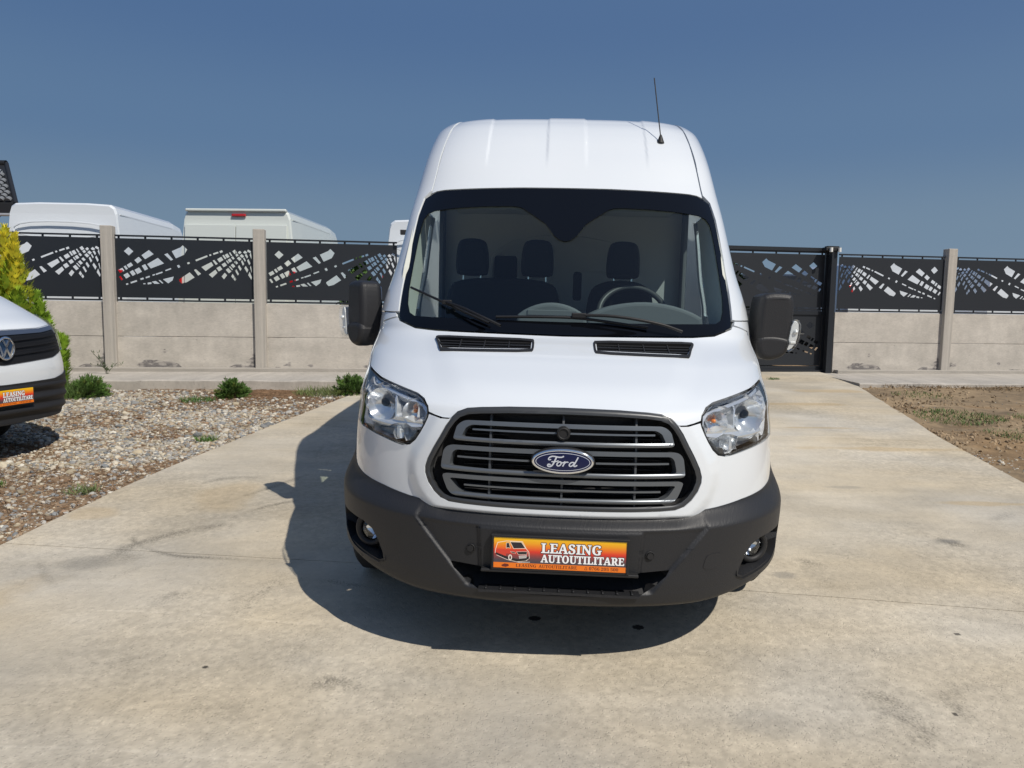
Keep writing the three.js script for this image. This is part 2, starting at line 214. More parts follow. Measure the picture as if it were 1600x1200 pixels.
  return { mat: std(0xffffff, .88, { map: t, bumpMap: bt, bumpScale: .006 }), uv: (g) => { const p = g.attributes.position, a = new Float32Array(p.count * 2); for (let i = 0; i < p.count; i++) { a[2 * i] = (p.getX(i) - X0) / (X1 - X0); a[2 * i + 1] = (p.getZ(i) - Z0) / (Z1 - Z0); } g.setAttribute('uv', new THREE.BufferAttribute(a, 2)); return g; } };
}
{
  const C = concreteMaps(), road = new THREE.Group(); road.name = 'driveway'; road.userData.kind = 'structure'; scene.add(road);
  const joint = (k) => (x) => [(q) => 3.2, (q) => -3.71 + .105 * q * (q > 0 ? 1.45 : 1), (q) => -7.35 + .1 * q, (q) => -12.3][k](x), wob = (x, z) => .004 * (NZ.fbm(x * 1.1, z * 1.1, 3) - .5) * 2;
  for (let k = 0; k < 3; k++) {
    const a = joint(k), b = joint(k + 1), nu = 60, nv = 60, pos = [], idx = [], put = (x, z, dy) => pos.push(x, G(z) + wob(x, z) + dy, z);
    for (let j = 0; j <= nv; j++) for (let i = 0; i <= nu; i++) { let z = lerp(a(0) , b(0), j / nv); let x = lerp(slabL(z), slabR(z), i / nu); z = lerp(a(x) - (k ? .0035 : 0), b(x) + .0035, j / nv); x = lerp(slabL(z), slabR(z), i / nu); const wig = i === 0 || i === nu ? .02 * (NB.fbm(z * 5, 3, 3) - .5) : 0; put(x + wig, z, 0); }
    for (let j = 0; j < nv; j++) for (let i = 0; i < nu; i++) { const p = j * (nu + 1) + i, q = p + nu + 1; idx.push(p, p + 1, q + 1, p, q + 1, q); }
    const loop = []; for (let i = 0; i < nu; i++) loop.push(i); for (let j = 0; j < nv; j++) loop.push(j * (nu + 1) + nu); for (let i = nu; i > 0; i--) loop.push(nv * (nu + 1) + i); for (let j = nv; j > 0; j--) loop.push(j * (nu + 1));
    const base = pos.length / 3; for (const v of loop) pos.push(pos[v * 3], pos[v * 3 + 1] - .12, pos[v * 3 + 2]);
    const top = new THREE.BufferGeometry(); top.setAttribute('position', new THREE.Float32BufferAttribute(pos, 3)); top.setIndex(idx); 
    const side = []; for (let i = 0; i < loop.length; i++) { const n = (i + 1) % loop.length; side.push(loop[i], base + i, base + n, loop[i], base + n, loop[n]); }
    const sg = new THREE.BufferGeometry(); sg.setAttribute('position', new THREE.Float32BufferAttribute(pos, 3)); sg.setIndex(side); const s2 = sg.toNonIndexed(); s2.computeVertexNormals(); top.computeVertexNormals(); const t2 = top.toNonIndexed();
    part('concrete_slab', [C.uv(t2), C.uv(s2)], C.mat, road);
  }
}
// gravel bed on the left and bare earth on the right
const bedTop = (x, z) => G(z) - .035 + .05 * (NZ.fbm(x * .8 + 7, z * .8, 4) - .5) + .02 * (NB.fbm(x * 5, z * 5, 3) - .5);
const needle = (x, z) => sstep(.50, .62, NZ.fbm(x * .9 + 11, z * 1.3 + 4, 4)) * .8 + sstep(-8.6, -9.2, z) * .6;
{
  const W = 11, tx = tex(1024, (u, v) => { const x = -13.5 + u * W, z = -10 + v * 9; const k = needle(x, z) * .75, a = NB.fbm(u * 60, v * 60, 3, 60), b = NZ.fbm(u * 180, v * 180, 2, 180), L = .34 + .2 * a + .2 * b; return [lerp(L * 1.1, .42 + .2 * b, k), lerp(L * .99, .33 + .16 * b, k), lerp(L * .84, .24 + .12 * b, k)]; });
  const zs = range(-1, -9.95, 90), g = sheet({ n: 110, l: () => -13.5, r: (z) => slabL(z) + .02 }, zs, bedTop);
  const p = g.attributes.position, uv = g.attributes.uv; for (let i = 0; i < p.count; i++) uv.setXY(i, (p.getX(i) + 13.5) / W, (p.getZ(i) + 10) / 9);
  part('gravel_bed', g, std(0xffffff, 1, { map: tx, bumpMap: grain, bumpScale: .004 }), scene, { kind: 'structure' });
  // pebbles
  const R = rng(99), vars = [0, 1, 2].map((q) => { const s = new THREE.IcosahedronGeometry(1, 1), P = s.attributes.position, n = makeNoise(200 + q); for (let i = 0; i < P.count; i++) { const v = V3().fromBufferAttribute(P, i), k = .72 + .5 * n.n2(v.x * 1.7 + 9, v.y * 1.7 + v.z * 2.3 + 9); P.setXYZ(i, v.x * k, v.y * k * .62, v.z * k * .85); } s.computeVertexNormals(); return s; });
  const cols = [[.55, .5, .42], [.46, .44, .40], [.34, .34, .33], [.64, .57, .45], [.42, .33, .23], [.26, .27, .27], [.72, .68, .58], [.36, .24, .15], [.5, .42, .29], [.6, .53, .4]];
  const lists = [[], [], []];
  const add = (x, z, r) => lists[Math.floor(R() * 3)].push([x, z, r]);
  for (let i = 0; i < 95000; i++) { const z = lerp(-2.8, -9.4, Math.pow(R(), 1.15)), far = sstep(-3, -9, z), x = slabL(z) - .01 - Math.pow(R(), .9) * 4.6; const k = needle(x, z); if (R() < k * .8) continue; const r = lerp(.006, .021, Math.pow(R(), 2.6)) * lerp(1, 1.25, far) * (R() < .03 ? 1.8 : 1); add(x, z, r); }
  for (let i = 0; i < 900; i++) { const z = lerp(-4.2, -6.8, R()), x = slabR(z) + .02 + R() * 1.6 * sstep(-7, -5.5, z); add(x, z, lerp(.007, .02, R() * R())); }
  for (let i = 0; i < 260; i++) { const z = lerp(-6.5, -10.2, R()), x = slabR(z) + .05 + R() * 4; add(x, z, lerp(.005, .014, R() * R())); }
  lists.forEach((l, q) => { const im = new THREE.InstancedMesh(vars[q], std([1, 1, 1], .8), l.length); im.name = numbered('gravel'); im.userData = { kind: 'stuff', label: 'loose pale, grey and brown pebbles of the gravel bed', category: 'gravel' };
    const m = new THREE.Matrix4(), e = new THREE.Euler(), qn = new THREE.Quaternion(), c = new THREE.Color();
    l.forEach(([x, z, r], i) => { e.set((R() - .5) * .9, R() * 6.3, (R() - .5) * .9); m.compose(V3(x, bedTop(x, z) + r * .28, z), qn.setFromEuler(e), V3(r, r, r)); im.setMatrixAt(i, m); const a = cols[Math.floor(R() * cols.length)], k = lerp(.5, .95, R()); im.setColorAt(i, c.setRGB(a[0] * k, a[1] * k, a[2] * k)); }); im.castShadow = im.receiveShadow = true; scene.add(im); });
  { // dry fallen needles and twigs lying over the stones in drifts
    const tw = new THREE.CylinderGeometry(.0022, .0016, 1, 4, 1), items = []; let guard = 0;
    while (items.length < 15000 && guard++ < 400000) { const z = lerp(-3, -9.55, R()), x = slabL(z) - .02 - R() * 4.8; if (R() < needle(x, z) * .9) items.push([x, z]); }
    const im = new THREE.InstancedMesh(tw, std([1, 1, 1], .95), items.length); im.name = numbered('dry_needles'); im.userData = { kind: 'stuff', label: 'brown dry needles scattered in patches over the gravel bed', category: 'needles' };
    const m = new THREE.Matrix4(), e = new THREE.Euler(), q = new THREE.Quaternion(), c = new THREE.Color();
    items.forEach(([x, z], i) => { e.set(Math.PI / 2 + (R() - .5) * .5, 0, R() * 6.3, 'YXZ'); e.set(Math.PI / 2, 0, 0); e.y = R() * 6.3; e.x += (R() - .5) * .5; m.compose(V3(x, bedTop(x, z) + .006 + R() * .012, z), q.setFromEuler(e), V3(1, lerp(.02, .07, R()), 1)); im.setMatrixAt(i, m); const k = lerp(.5, 1.2, R()); im.setColorAt(i, c.setRGB(.24 * k, .15 * k, .085 * k)); }); im.castShadow = im.receiveShadow = true; scene.add(im); }
  const N9 = makeNoise(61);
  const ex = tex(1024, (u, v) => { const a = N9.fbm(u * 14, v * 18, 5, 14), b = N9.fbm(u * 120, v * 120, 2, 120), k = sstep(.46, .62, N9.fbm(u * 9 + 5, v * 14 + 2, 4)), L = .46 + .22 * (a - .5) + .12 * (b - .5); return [lerp(L * 1.16, .44 + .1 * b, k * .5), lerp(L * 1.0, .34 + .08 * b, k * .5), lerp(L * .78, .22 + .06 * b, k * .5)]; });
  const eg = sheet({ n: 90, l: (z) => slabR(z) - .02, r: () => 16 }, range(-1, -10.75, 80), (x, z) => G(z) - .03 + .09 * (NZ.fbm(x * 1.1, z * 1.4 + 3, 5) - .5) + .03 * (NB.fbm(x * 6, z * 6, 3) - .5)), ep = eg.attributes.position;
  for (let i = 0; i < ep.count; i++) eg.attributes.uv.setXY(i, ep.getX(i) / 9, ep.getZ(i) / 9);
  { // clods and crumbs of earth
    const cl = vars[1], it = []; while (it.length < 2600) { const z = lerp(-5.2, -10.65, R()), x = slabR(z) + .03 + R() * R() * 5; if (R() < sstep(.42, .60, N9.fbm(x * 1.6, z * 2.6, 4)) + (z < -10.2 ? .5 : 0) + .04) it.push([x, z]); }
    const im = new THREE.InstancedMesh(cl, std([1, 1, 1], 1), it.length); im.name = numbered('earth_clods'); im.userData = { kind: 'stuff', label: 'crumbled clods of brown earth scattered right of the driveway', category: 'earth' };
    const m = new THREE.Matrix4(), e = new THREE.Euler(), q = new THREE.Quaternion(), c = new THREE.Color(); it.forEach(([x, z], i) => { const r = lerp(.004, .024, Math.pow(R(), 3.5)); e.set(R() * 6, R() * 6, R() * 6); m.compose(V3(x, G(z) - .03 + .09 * (NZ.fbm(x * 1.1, z * 1.4 + 3, 5) - .5) + .03 * (NB.fbm(x * 6, z * 6, 3) - .5) + r * .3, z), q.setFromEuler(e), V3(r * 1.2, r * .7, r)); im.setMatrixAt(i, m); const k = lerp(.55, 1.15, R()); im.setColorAt(i, c.setRGB(.36 * k, .265 * k, .165 * k)); }); im.castShadow = im.receiveShadow = true; scene.add(im); }
  part('dirt', eg, std(0xffffff, 1, { map: ex, bumpMap: grain, bumpScale: .006 }), scene, { kind: 'structure' });
}
// ------------------------------------------------------------------ fence line: z = -(11.46 + .136 x)
const fz = (x) => -(11.46 + .136 * x), FA = Math.atan(.136), BASE = .49;
function wallMap(seed, tone) { const n = makeNoise(seed); return tex(512, (u, v) => { const a = n.fbm(u * 6, v * 3, 5), b = n.fbm(u * 70, v * 36, 3), st = n.fbm(u * 24, v * 2.5 + 7, 4); let L = tone + (a - .5) * .12 + (b - .5) * .07 + (st - .5) * .06 - (n.n2(u * 130, v * 60) > .93 ? .08 : 0);
  const damp = seed % 2 ? sstep(.03, -.03, v - 1.9 * (n.fbm(u * 3 + 3, v * 1.5 + 1.5, 5) - .42)) * (.35 + .9 * sstep(.3, .62, n.fbm(u * 30, v * 16, 4))) : 0; L = lerp(L, .46 + (b - .5) * .16, clamp(damp)); return [L * 1.02, L * .985, L * (.932 + .03 * damp)]; }); }
const wallMats = [11, 13, 15, 17].map((s) => std(0xffffff, .92, { map: wallMap(s, .72), bumpMap: grain, bumpScale: .002 })), topMats = [12, 14, 16].map((s) => std(0xffffff, .92, { map: wallMap(s, .725), bumpMap: grain, bumpScale: .002 }));
const postMat = std(0xffffff, .92, { map: wallMap(18, .70), bumpMap: grain, bumpScale: .003 }), kerbMat = std(0xffffff, .95, { map: wallMap(20, .68), bumpMap: grain, bumpScale: .004 });
const screenMat = std([.018, .021, .026], .42), railMat = std([.016, .019, .024], .4);
const HR = [[160, 225, 72, 76, -45], [262, 335, 65, 55, -40], [70, 462, 58, 44, -30], [122, 428, 26, 48, -32], [168, 397, 58, 44, -32], [65, 558, 22, 54, -32], [130, 527, 56, 54, -32], [197, 495, 44, 60, -32], [258, 468, 62, 62, -30], [335, 425, 44, 68, -28], [825, 375, 28, 22, -25], [713, 415, 26, 34, -30], [205, 605, 75, 20, -20], [130, 632, 26, 18, -20], [298, 568, 38, 22, -20], [362, 547, 48, 18, -20], [430, 520, 30, 15, -20], [492, 500, 80, 17, -20], [595, 455, 70, 16, -22], [322, 630, 25, 13, 0], [380, 625, 44, 22, -8], [975, 315, 145, 21, -23], [1075, 275, 22, 20, -23], [1138, 252, 62, 20, -20], [1200, 232, 34, 26, -25], [1188, 332, 56, 48, -32], [1235, 300, 20, 56, -30], [1268, 285, 36, 50, -30], [1308, 265, 15, 50, -30], [1355, 235, 36, 44, -35], [1378, 275, 30, 32, -35], [1412, 243, 32, 30, -40], [1175, 447, 50, 50, -33], [1232, 398, 46, 44, -33], [1270, 362, 15, 42, -33], [1297, 343, 34, 42, -33], [1333, 312, 24, 36, -35], [1280, 472, 38, 58, -38], [1308, 440, 13, 56, -38], [1332, 410, 32, 46, -38], [1368, 370, 28, 40, -40], [1405, 322, 34, 44, -42], [1437, 288, 32, 40, -45], [1475, 243, 32, 38, -48], [1520, 228, 26, 42, -55]];
const HP = [[[300, 275], [385, 210], [437, 262], [340, 325]], [[360, 385], [482, 308], [550, 378], [400, 440]], [[555, 265], [592, 250], [652, 330], [628, 343]], [[640, 225], [740, 178], [765, 152], [815, 205], [780, 270], [685, 315]], [[405, 605], [450, 595], [495, 632], [435, 632]], [[483, 590], [497, 582], [537, 625], [520, 628]], [[530, 575], [655, 542], [640, 590], [590, 628]], [[712, 580], [835, 490], [890, 555], [800, 615], [740, 630], [715, 600]], [[885, 460], [908, 452], [965, 510], [930, 533]], [[970, 425], [1085, 362], [1108, 405], [1018, 475]], [[1100, 345], [1118, 335], [1158, 385], [1135, 400]], [[1052, 520], [1130, 458], [1152, 498], [1092, 560]], [[1198, 545], [1235, 497], [1262, 530], [1225, 582]], [[1308, 545], [1325, 512], [1346, 548], [1330, 575]], [[1334, 580], [1350, 552], [1366, 582], [1352, 605]], [[1352, 470], [1370, 455], [1398, 515], [1385, 535]], [[1388, 425], [1402, 400], [1430, 450], [1415, 478]], [[1425, 355], [1440, 340], [1462, 390], [1445, 412]], [[1450, 315], [1462, 305], [1480, 345], [1470, 360]], [[1470, 275], [1488, 255], [1507, 300], [1495, 320]], [[1462, 440], [1478, 412], [1508, 465], [1492, 500]], [[1495, 345], [1510, 325], [1532, 380], [1520, 405]], [[1526, 275], [1540, 237], [1554, 290], [1548, 330]], [[1505, 530], [1522, 485], [1548, 560], [1540, 590]], [[1528, 430], [1538, 410], [1554, 480], [1550, 505]]];
function cutouts(w, h, flip) {                                 // the laser-cut fan of facets, as holes of a w x h sheet with its origin at the lower left
  const quads = HP.concat(HR.map(([x, y, a, b, d]) => { const t = d * Math.PI / 180, c = Math.cos(t), s = Math.sin(t); return [[-1, -1], [1, -1], [1, 1], [-1, 1]].map(([i, j]) => [x + (i * a * c - j * b * s) / 2, y + (i * a * s + j * b * c) / 2]); }));
  return quads.map((q) => q.map(([X, Y]) => { let u = (X - 15) / 1550; const v = (Y - 62 - .028 * (X - 15)) / 735; if (flip) u = 1 - u; return [clamp(u, .012, .988) * w, (1 - v) * h]; }));
}
const cutGeo = {}, tabGeo = new THREE.BoxGeometry(.03, .028, .004);
function sheetGeo(w, h, flip) { return cutGeo[[w, h, flip]] ??= extrude([[0, 0], [w, 0], [w, h], [0, h]], .003, 0, cutouts(w, h, flip)); }
function screenPanel(parent, x0, w, y0, h, flip, z = 0) {       // a steel sheet hung between two flat rails on small tabs
  const p = part('screen_panel', sheetGeo(w, h - .10, flip).clone().translate(x0, y0 + .05, z), screenMat, parent);
  for (const y of [y0, y0 + h - .024]) part('rail', box(w, .024, .03, x0 + w / 2, y + .012, z), railMat, p);
  for (let i = 0; i < 6; i++) for (const y of [y0 + .037, y0 + h - .037]) part('tab', tabGeo.clone().translate(x0 + .05 + (w - .1) * i / 5, y, z), railMat, p);
  return p;
}
function fence(label, x, n, dir, flip, postAt) {                // local x runs along the fence
  const f = thing('concrete_fence', label, 'fence', [x, BASE, fz(x)], FA);
  const S = 2.1 * 1.0092, R = rng(Math.round(x * 10) + 50);
  for (let i = 0; i < n; i++) {
    const x0 = dir * i * S + (dir < 0 ? -S : 0), a = x0 + .085, w = S - .17;
    const b = part('concrete_panel', box(w + .02, .50, .045, a + w / 2, .255, (R() - .5) * .006 - .01, .006), wallMats[Math.floor(R() * 4)], f); part('concrete_panel', box(w + .02, .505, .045, a + w / 2, .762, (R() - .5) * .008 - .012, .006), topMats[Math.floor(R() * 3)], f);
    screenPanel(f, a + .012, w - .024, 1.025, .955, flip, .0);
  }
  for (const k of postAt) { const g = new RoundedBoxGeometry(.165, 2.5, .15, 2, .012); part('post', g.translate(dir * k * S, 2.11 - 1.25 + (R() - .5) * .02, 0), postMat, f); }
  return f;
}
fence('grey concrete panel fence with dark cut-steel screens, left of the van', -1.69, 4, -1, false, [1, 2, 3]);
fence('grey concrete panel fence with dark cut-steel screens, right of the gate', 5.31, 4, 1, true, [1, 2, 3]);
// kerb strip in front of the fence, both sides of the driveway
{
  const zk = (x) => -9.93 - .1 * x, N5 = makeNoise(83);
  const strip_ = (name, x0, x1) => { const n = Math.ceil((x1 - x0) / .12), pos = [], idx = [], uv = []; for (let i = 0; i <= n; i++) { const x = lerp(x0, x1, i / n), w = .03 * (N5.fbm(x * 2.2, 1, 4) - .5), yt = .478 + .02 * (N5.fbm(x * 3, 5, 4) - .5), z = zk(x) + w; for (const [y, q] of [[.22, z], [yt - .014, z + .004 * 0], [yt, z - .016], [.488 + .01 * (N5.fbm(x * 2, 9, 3) - .5), fz(x) - .2]]) { pos.push(x, y, q); uv.push(x / 2, y * .5 - q * .5); } }
    for (let i = 0; i < n; i++) for (let k = 0; k < 3; k++) { const a = i * 4 + k, b = a + 4; idx.push(a, b, b + 1, a, b + 1, a + 1); }
    for (const e of [0, n]) { const a = e * 4, q = pos.length / 3; pos.push(pos[a * 3], .22, pos[a * 3 + 11]); uv.push(0, 0); idx.push(a, a + 1, q, a + 1, a + 2, q, a + 2, a + 3, q); }
    const g = new THREE.BufferGeometry(); g.setAttribute('position', new THREE.Float32BufferAttribute(pos, 3)); g.setAttribute('uv', new THREE.Float32BufferAttribute(uv, 2)); g.setIndex(idx); const q = g.toNonIndexed(); q.computeVertexNormals(); part(name, q, kerbMat, scene, { kind: 'structure' }); };
  strip_('kerb', -13, -1.75); strip_('kerb', 5.03, 15);
  // footing course that the fence stands in
  const foot = (x0, x1) => { const l = (x1 - x0) * 1.0092; const g = box(l, .09, .26, l / 2, 0, 0, .012); const m = part('fence_footing', g.rotateY(FA).translate(x0, BASE + .008, fz(x0)), kerbMat, scene, { kind: 'structure' }); };
  foot(-12, -1.75); foot(5.42, 15);
}
// ------------------------------------------------------------------ sliding gate across the far end of the driveway
{
  const g = thing('sliding_gate', 'dark steel sliding gate with cut-out screens, behind the van across the end of the driveway', 'gate', [-1.45, .495, fz(-1.45) - .10], FA), Wd = 6.8;
  part('frame', [box(Wd, .07, .06, Wd / 2, .06, 0), box(Wd, .06, .05, Wd / 2, .99, 0), box(Wd, .06, .06, Wd / 2, 2.04, 0), ...[0, 2.24, 4.5, 6.72].map((x) => box(.06, 2.04, .055, x + .03, 1.04, 0))], railMat, g);
  for (const x0 of [.07, 2.31, 4.57]) { screenPanel(g, x0, 2.14, 1.035, .975, true); const s = part('screen_panel', sheetGeo(2.14, .86, true).clone().translate(x0, .11, 0), screenMat, g); }
  part('bottom_rail', box(7.0, .05, .12, 3.5, .012, .03), railMat, g);
  const gp = thing('gate_post', 'dark square steel gate post with roller bracket on top, right of the van', 'gate post', [5.285, .49, fz(5.285) + .03], FA);
  part('post', box(.10, 2.03, .10, 0, 1.005, 0, .006), railMat, gp); part('roller_bracket', [box(.26, .06, .14, -.04, 2.045, 0, .01), box(.20, .02, .10, -.03, 2.085, 0)], M.black, gp); part('roller', [cyl(.026, .026, .07, -.10, 2.03, .10, 16), cyl(.024, .024, .07, .05, 2.03, .10, 16)], std([.75, .75, .72], .5), gp);
  const gl = thing('gate_post', 'dark square steel gate post beside the left mirror of the white van', 'gate post', [-1.50, .49, fz(-1.50) + .05], FA);
  part('post', box(.14, 2.16, .12, 0, 1.07, 0, .006), railMat, gl); part('roller_bracket', [box(.34, .06, .2, -.06, 2.12, .02, .008), box(.18, .05, .16, .04, 2.18, .02)], M.black, gl);
}

// ------------------------------------------------------------------ the white high-roof van in the middle
const VAN = loft({
  zc: [[.2, -.12], [.26, -.06], [.32, -.03], [.42, -.012], [.6, -.01], [.75, -.012], [.9, -.022], [1.0, -.04], [1.05, -.065], [1.085, -.12], [1.2, -.40], [1.33, -.743], [1.36, -.775], [1.75, -1.17], [2.154, -1.582], [2.4, -1.80], [2.55, -1.955], [2.65, -2.09], [2.71, -2.22], [2.742, -2.5], [2.757, -3.0], [2.768, -4.0]],
  w: [[.2, .93], [.3, .965], [.45, .985], [.6, .998], [.75, 1.0], [.9, .995], [1.03, .978], [1.12, .99], [1.25, 1.022], [1.35, 1.03], [1.45, 1.022], [1.7, .972], [2.05, .937], [2.3, .916], [2.5, .897], [2.62, .875], [2.67, .845], [2.705, .79], [2.725, .70], [2.742, .56], [2.757, .35], [2.766, .1], [2.768, .001]],
  d: [[.2, .85], [.5, .95], [.9, .97], [1.1, .9], [1.25, .8], [1.4, .68], [1.7, .5], [2.1, .36], [2.4, .42], [2.6, .45], [2.768, .45]],
  n: [[.2, 2.5], [1.0, 2.5], [1.4, 2.5], [2.1, 2.6], [2.4, 3.2], [2.768, 3.2]], tilt: .05,
});
const OUT = {
  frit: [[0, 2.147], [.25, 2.146], [.49, 2.141], [.72, 2.136], [.77, 2.13], [.838, 2.09], [.857, 1.986], [.862, 1.866], [.866, 1.745], [.865, 1.625], [.861, 1.504], [.855, 1.41], [.845, 1.378], [.744, 1.343], [.624, 1.335], [.383, 1.332], [0, 1.327]],
  glass: [[0, 1.815], [.03, 1.822], [.065, 1.85], [.111, 1.919], [.175, 1.967], [.241, 2.014], [.27, 2.025], [.318, 2.028], [.478, 2.025], [.638, 2.016], [.76, 2.003], [.80, 1.985], [.82, 1.95], [.827, 1.9], [.83, 1.80], [.83, 1.684], [.828, 1.604], [.825, 1.524], [.815, 1.46], [.795, 1.415], [.76, 1.397], [.663, 1.394], [.503, 1.391], [.262, 1.389], [0, 1.388]],
  head: [[.92, 1.15], [.885, 1.139], [.816, 1.12], [.71, 1.101], [.639, 1.088], [.604, 1.081], [.571, 1.066], [.549, 1.042], [.545, 1.007], [.558, .974], [.575, .943], [.595, .913], [.62, .89], [.654, .882], [.69, .886], [.76, .898], [.832, .908], [.885, .914], [.912, .922], [.926, .96], [.932, 1.05], [.93, 1.12]],
  grille: [[0, 1.058], [.108, 1.057], [.216, 1.055], [.324, 1.049], [.377, 1.043], [.415, 1.028], [.438, 1.005], [.459, .975], [.483, .93], [.508, .886], [.53, .841], [.539, .81], [.538, .785], [.524, .75], [.5, .718], [.472, .695], [.437, .683], [.378, .68], [.27, .678], [.108, .677], [0, .677]],
};
const van = thing('parked_van', 'large white high-roof delivery van with dark bumper, parked facing the camera on the concrete driveway', 'van', [.1863, 0, -2.7184]);
van.rotation.order = 'YXZ'; van.rotation.set(0, -.05393, -.01257);
const arch = (zc, r, a0, a1, n = 14) => Array.from({ length: n + 1 }, (_, i) => { const a = lerp(a0, a1, i / n), z = zc + r * Math.cos(a), y = .37 + r * Math.sin(a); return [VAN.uz(z, y), y]; });
const uu = (z, y) => [VAN.uz(z, y), y];
{
  const L = VAN, P = (n, g, m, o) => part(n, g, m, van, o);
  const fritO = full(OUT.frit), glassO = full(OUT.glass);
  // body panels
  const rib = (x, y) => -.0065 * sstep(2.26, 2.44, y) * (sstep(.109, .127, Math.abs(x)) - sstep(.475, .493, Math.abs(x)));
  const seam = [[.805, 2.14], [.79, 2.3], [.772, 2.5], [.752, 2.62], [.722, 2.685], [.66, 2.722], [.5, 2.745]];
  P('roof_panel', panel(L, full([[0, 2.762], [.2, 2.759], [.47, 2.7465], [.655, 2.7215], [.717, 2.684], [.747, 2.62], [.767, 2.5], [.785, 2.3], [.80, 2.125], [.768, 2.137], [.72, 2.143], [.49, 2.148], [.25, 2.153], [0, 2.154]]), { h: .014, disp: rib, eps: .002 }), M.paint);
  for (const s of [1, -1]) {
    const f = (pts) => s > 0 ? pts : mirror(pts);
    const fu = (pts) => pts.map((p) => [Math.abs(p[0]), p[1]]), side = (pts) => s > 0 ? pts : mirror(pts);
    // strip between roof seam and flank, running down as the windscreen pillar
    const pil = [...seam.map((p) => [L.u(...p), p[1]]), [1.0, 2.75], [1.02, 2.6], [1.02, 2.3], [1.0, 2.1], [.99, 1.9], [.985, 1.7], [.98, 1.5], [.975, 1.42], [L.u(.885, 1.415), 1.415], [L.u(.862, 1.418), 1.418], [L.u(.869, 1.504), 1.504], [L.u(.873, 1.625), 1.625], [L.u(.874, 1.745), 1.745], [L.u(.870, 1.866), 1.866], [L.u(.865, 1.986), 1.986], [L.u(.846, 2.096), 2.096]];
    P('windscreen_pillar', panel(L, side(pil), { uv: true, h: .03, off: .004 }), M.paint);
    P('fender', panel(L, side([[L.u(.93, .922), .922], [L.u(.942, 1.0), 1.0], [L.u(.945, 1.08), 1.08], [L.u(.94, 1.155), 1.155], [L.u(.966, 1.2), 1.2], [L.u(.984, 1.30), 1.30], [L.u(.973, 1.362), 1.362], [L.u(.906, 1.384), 1.384], [L.u(.872, 1.392), 1.392], [L.u(.88, 1.41), 1.41], [.982, 1.412], [.982, 1.2], uu(-1.57, 1.19), uu(-1.744, 1.095), uu(-1.75, .42), uu(-1.44, .36), ...arch(-1.02, .42, Math.PI, .82), uu(-.69, .80), uu(-.63, .925)]), { uv: true, h: .035 }), M.paint);
    // front door with its window
    const win = [uu(-1.63, 1.27), uu(-1.66, 1.47), uu(-1.78, 1.75), uu(-1.98, 2.03), uu(-2.62, 2.03), uu(-2.64, 1.44), uu(-2.18, 1.42), uu(-2.0, 1.25)].map(([u, y]) => [Math.max(u, 1.004), y]);
    const door = [[.99, 1.2], [.99, 1.5], [1.0, 1.7], [1.005, 1.9], [1.01, 2.098], uu(-2.71, 2.098), uu(-2.725, 1.4), uu(-2.72, .42), uu(-1.76, .42), uu(-1.752, 1.1), uu(-1.58, 1.2)];
    const d = P('door', panel(L, side(door), { uv: true, h: .05, holes: [side(win)] }), M.paint);
    part('door_window', panel(L, side(inset(win, -.01)), { uv: true, h: .06, off: -.012, skirt: 0 }), M.glass, d);
    part('door_handle', [box(.03, .03, .2, s * 1.075, 1.28 + .0, -2.55, .012)], M.plastic, d);
    // rest of the flank
    P('side_panel', panel(L, side([[1.015, 2.106], [1.025, 2.3], [1.025, 2.6], [1.006, 2.75], [1.006, 2.765], uu(-5.5, 2.765), uu(-5.5, 2.6), uu(-5.5, .42), uu(-4.75, .42), ...arch(-4.32, .42, Math.PI - .12, .12).reverse().map((p) => p).reverse(), uu(-3.88, .42), uu(-2.73, .42), uu(-2.735, 1.4), uu(-2.72, 2.106)]), { uv: true, h: .12 }), M.paint);
    // headlight: chrome bowl, two reflectors, lower lamp strip, clear lens
    const ho = f(inset(OUT.head, .004));
    const hl = P('headlight', panel(L, inset(ho, .006), { h: .02, off: -.075, disp: (x, y) => -.02 * NB.n2(x * 40, y * 40), skirt: -.07 }), M.housing);
    part('lens', panel(L, ho, { h: .022, off: .003, skirt: .03, disp: (x, y) => .006 * sstep(0, .07, 1.11 - y) }), M.clear, hl);
    part('chrome_trim', [panel(L, f([[.575, .962], [.62, .955], [.66, .968], [.70, .962], [.74, .942], [.80, .936], [.86, .952], [.895, .985], [.908, 1.03], [.905, 1.08], [.893, 1.095], [.892, 1.05], [.884, 1.01], [.86, .978], [.80, .962], [.75, .966], [.71, .984], [.66, .99], [.62, .977], [.58, .984]]), { h: .015, off: -.018, disp: (x, y) => .006 * Math.sin(y * 160), skirt: .03 }),
      panel(L, f([[.552, 1.03], [.575, 1.062], [.62, 1.077], [.71, 1.093], [.82, 1.113], [.89, 1.13], [.885, 1.117], [.82, 1.102], [.71, 1.082], [.625, 1.066], [.584, 1.05], [.566, 1.022], [.57, .985], [.557, .99]]), { h: .02, off: -.02, skirt: .03 })], M.bowl, hl);
    const bowl = (x, y, r, dep, off) => { const g = new THREE.LatheGeometry(Array.from({ length: 9 }, (_, i) => V2(r * Math.sqrt(i / 8) + .002, dep * i / 8)), 28); g.rotateX(Math.PI / 2); const p = L.at(s * x, y, off); const n = L.normal(L.u(s * x, y), y); g.rotateY(Math.atan2(n.x, n.z) * .45); g.translate(p.x, p.y, p.z); return g; };
    part('reflector', [bowl(.815, 1.035, .072, .06, -.075), bowl(.635, 1.025, .05, .045, -.065), bowl(.70, .925, .024, .03, -.05)], M.facet, hl);
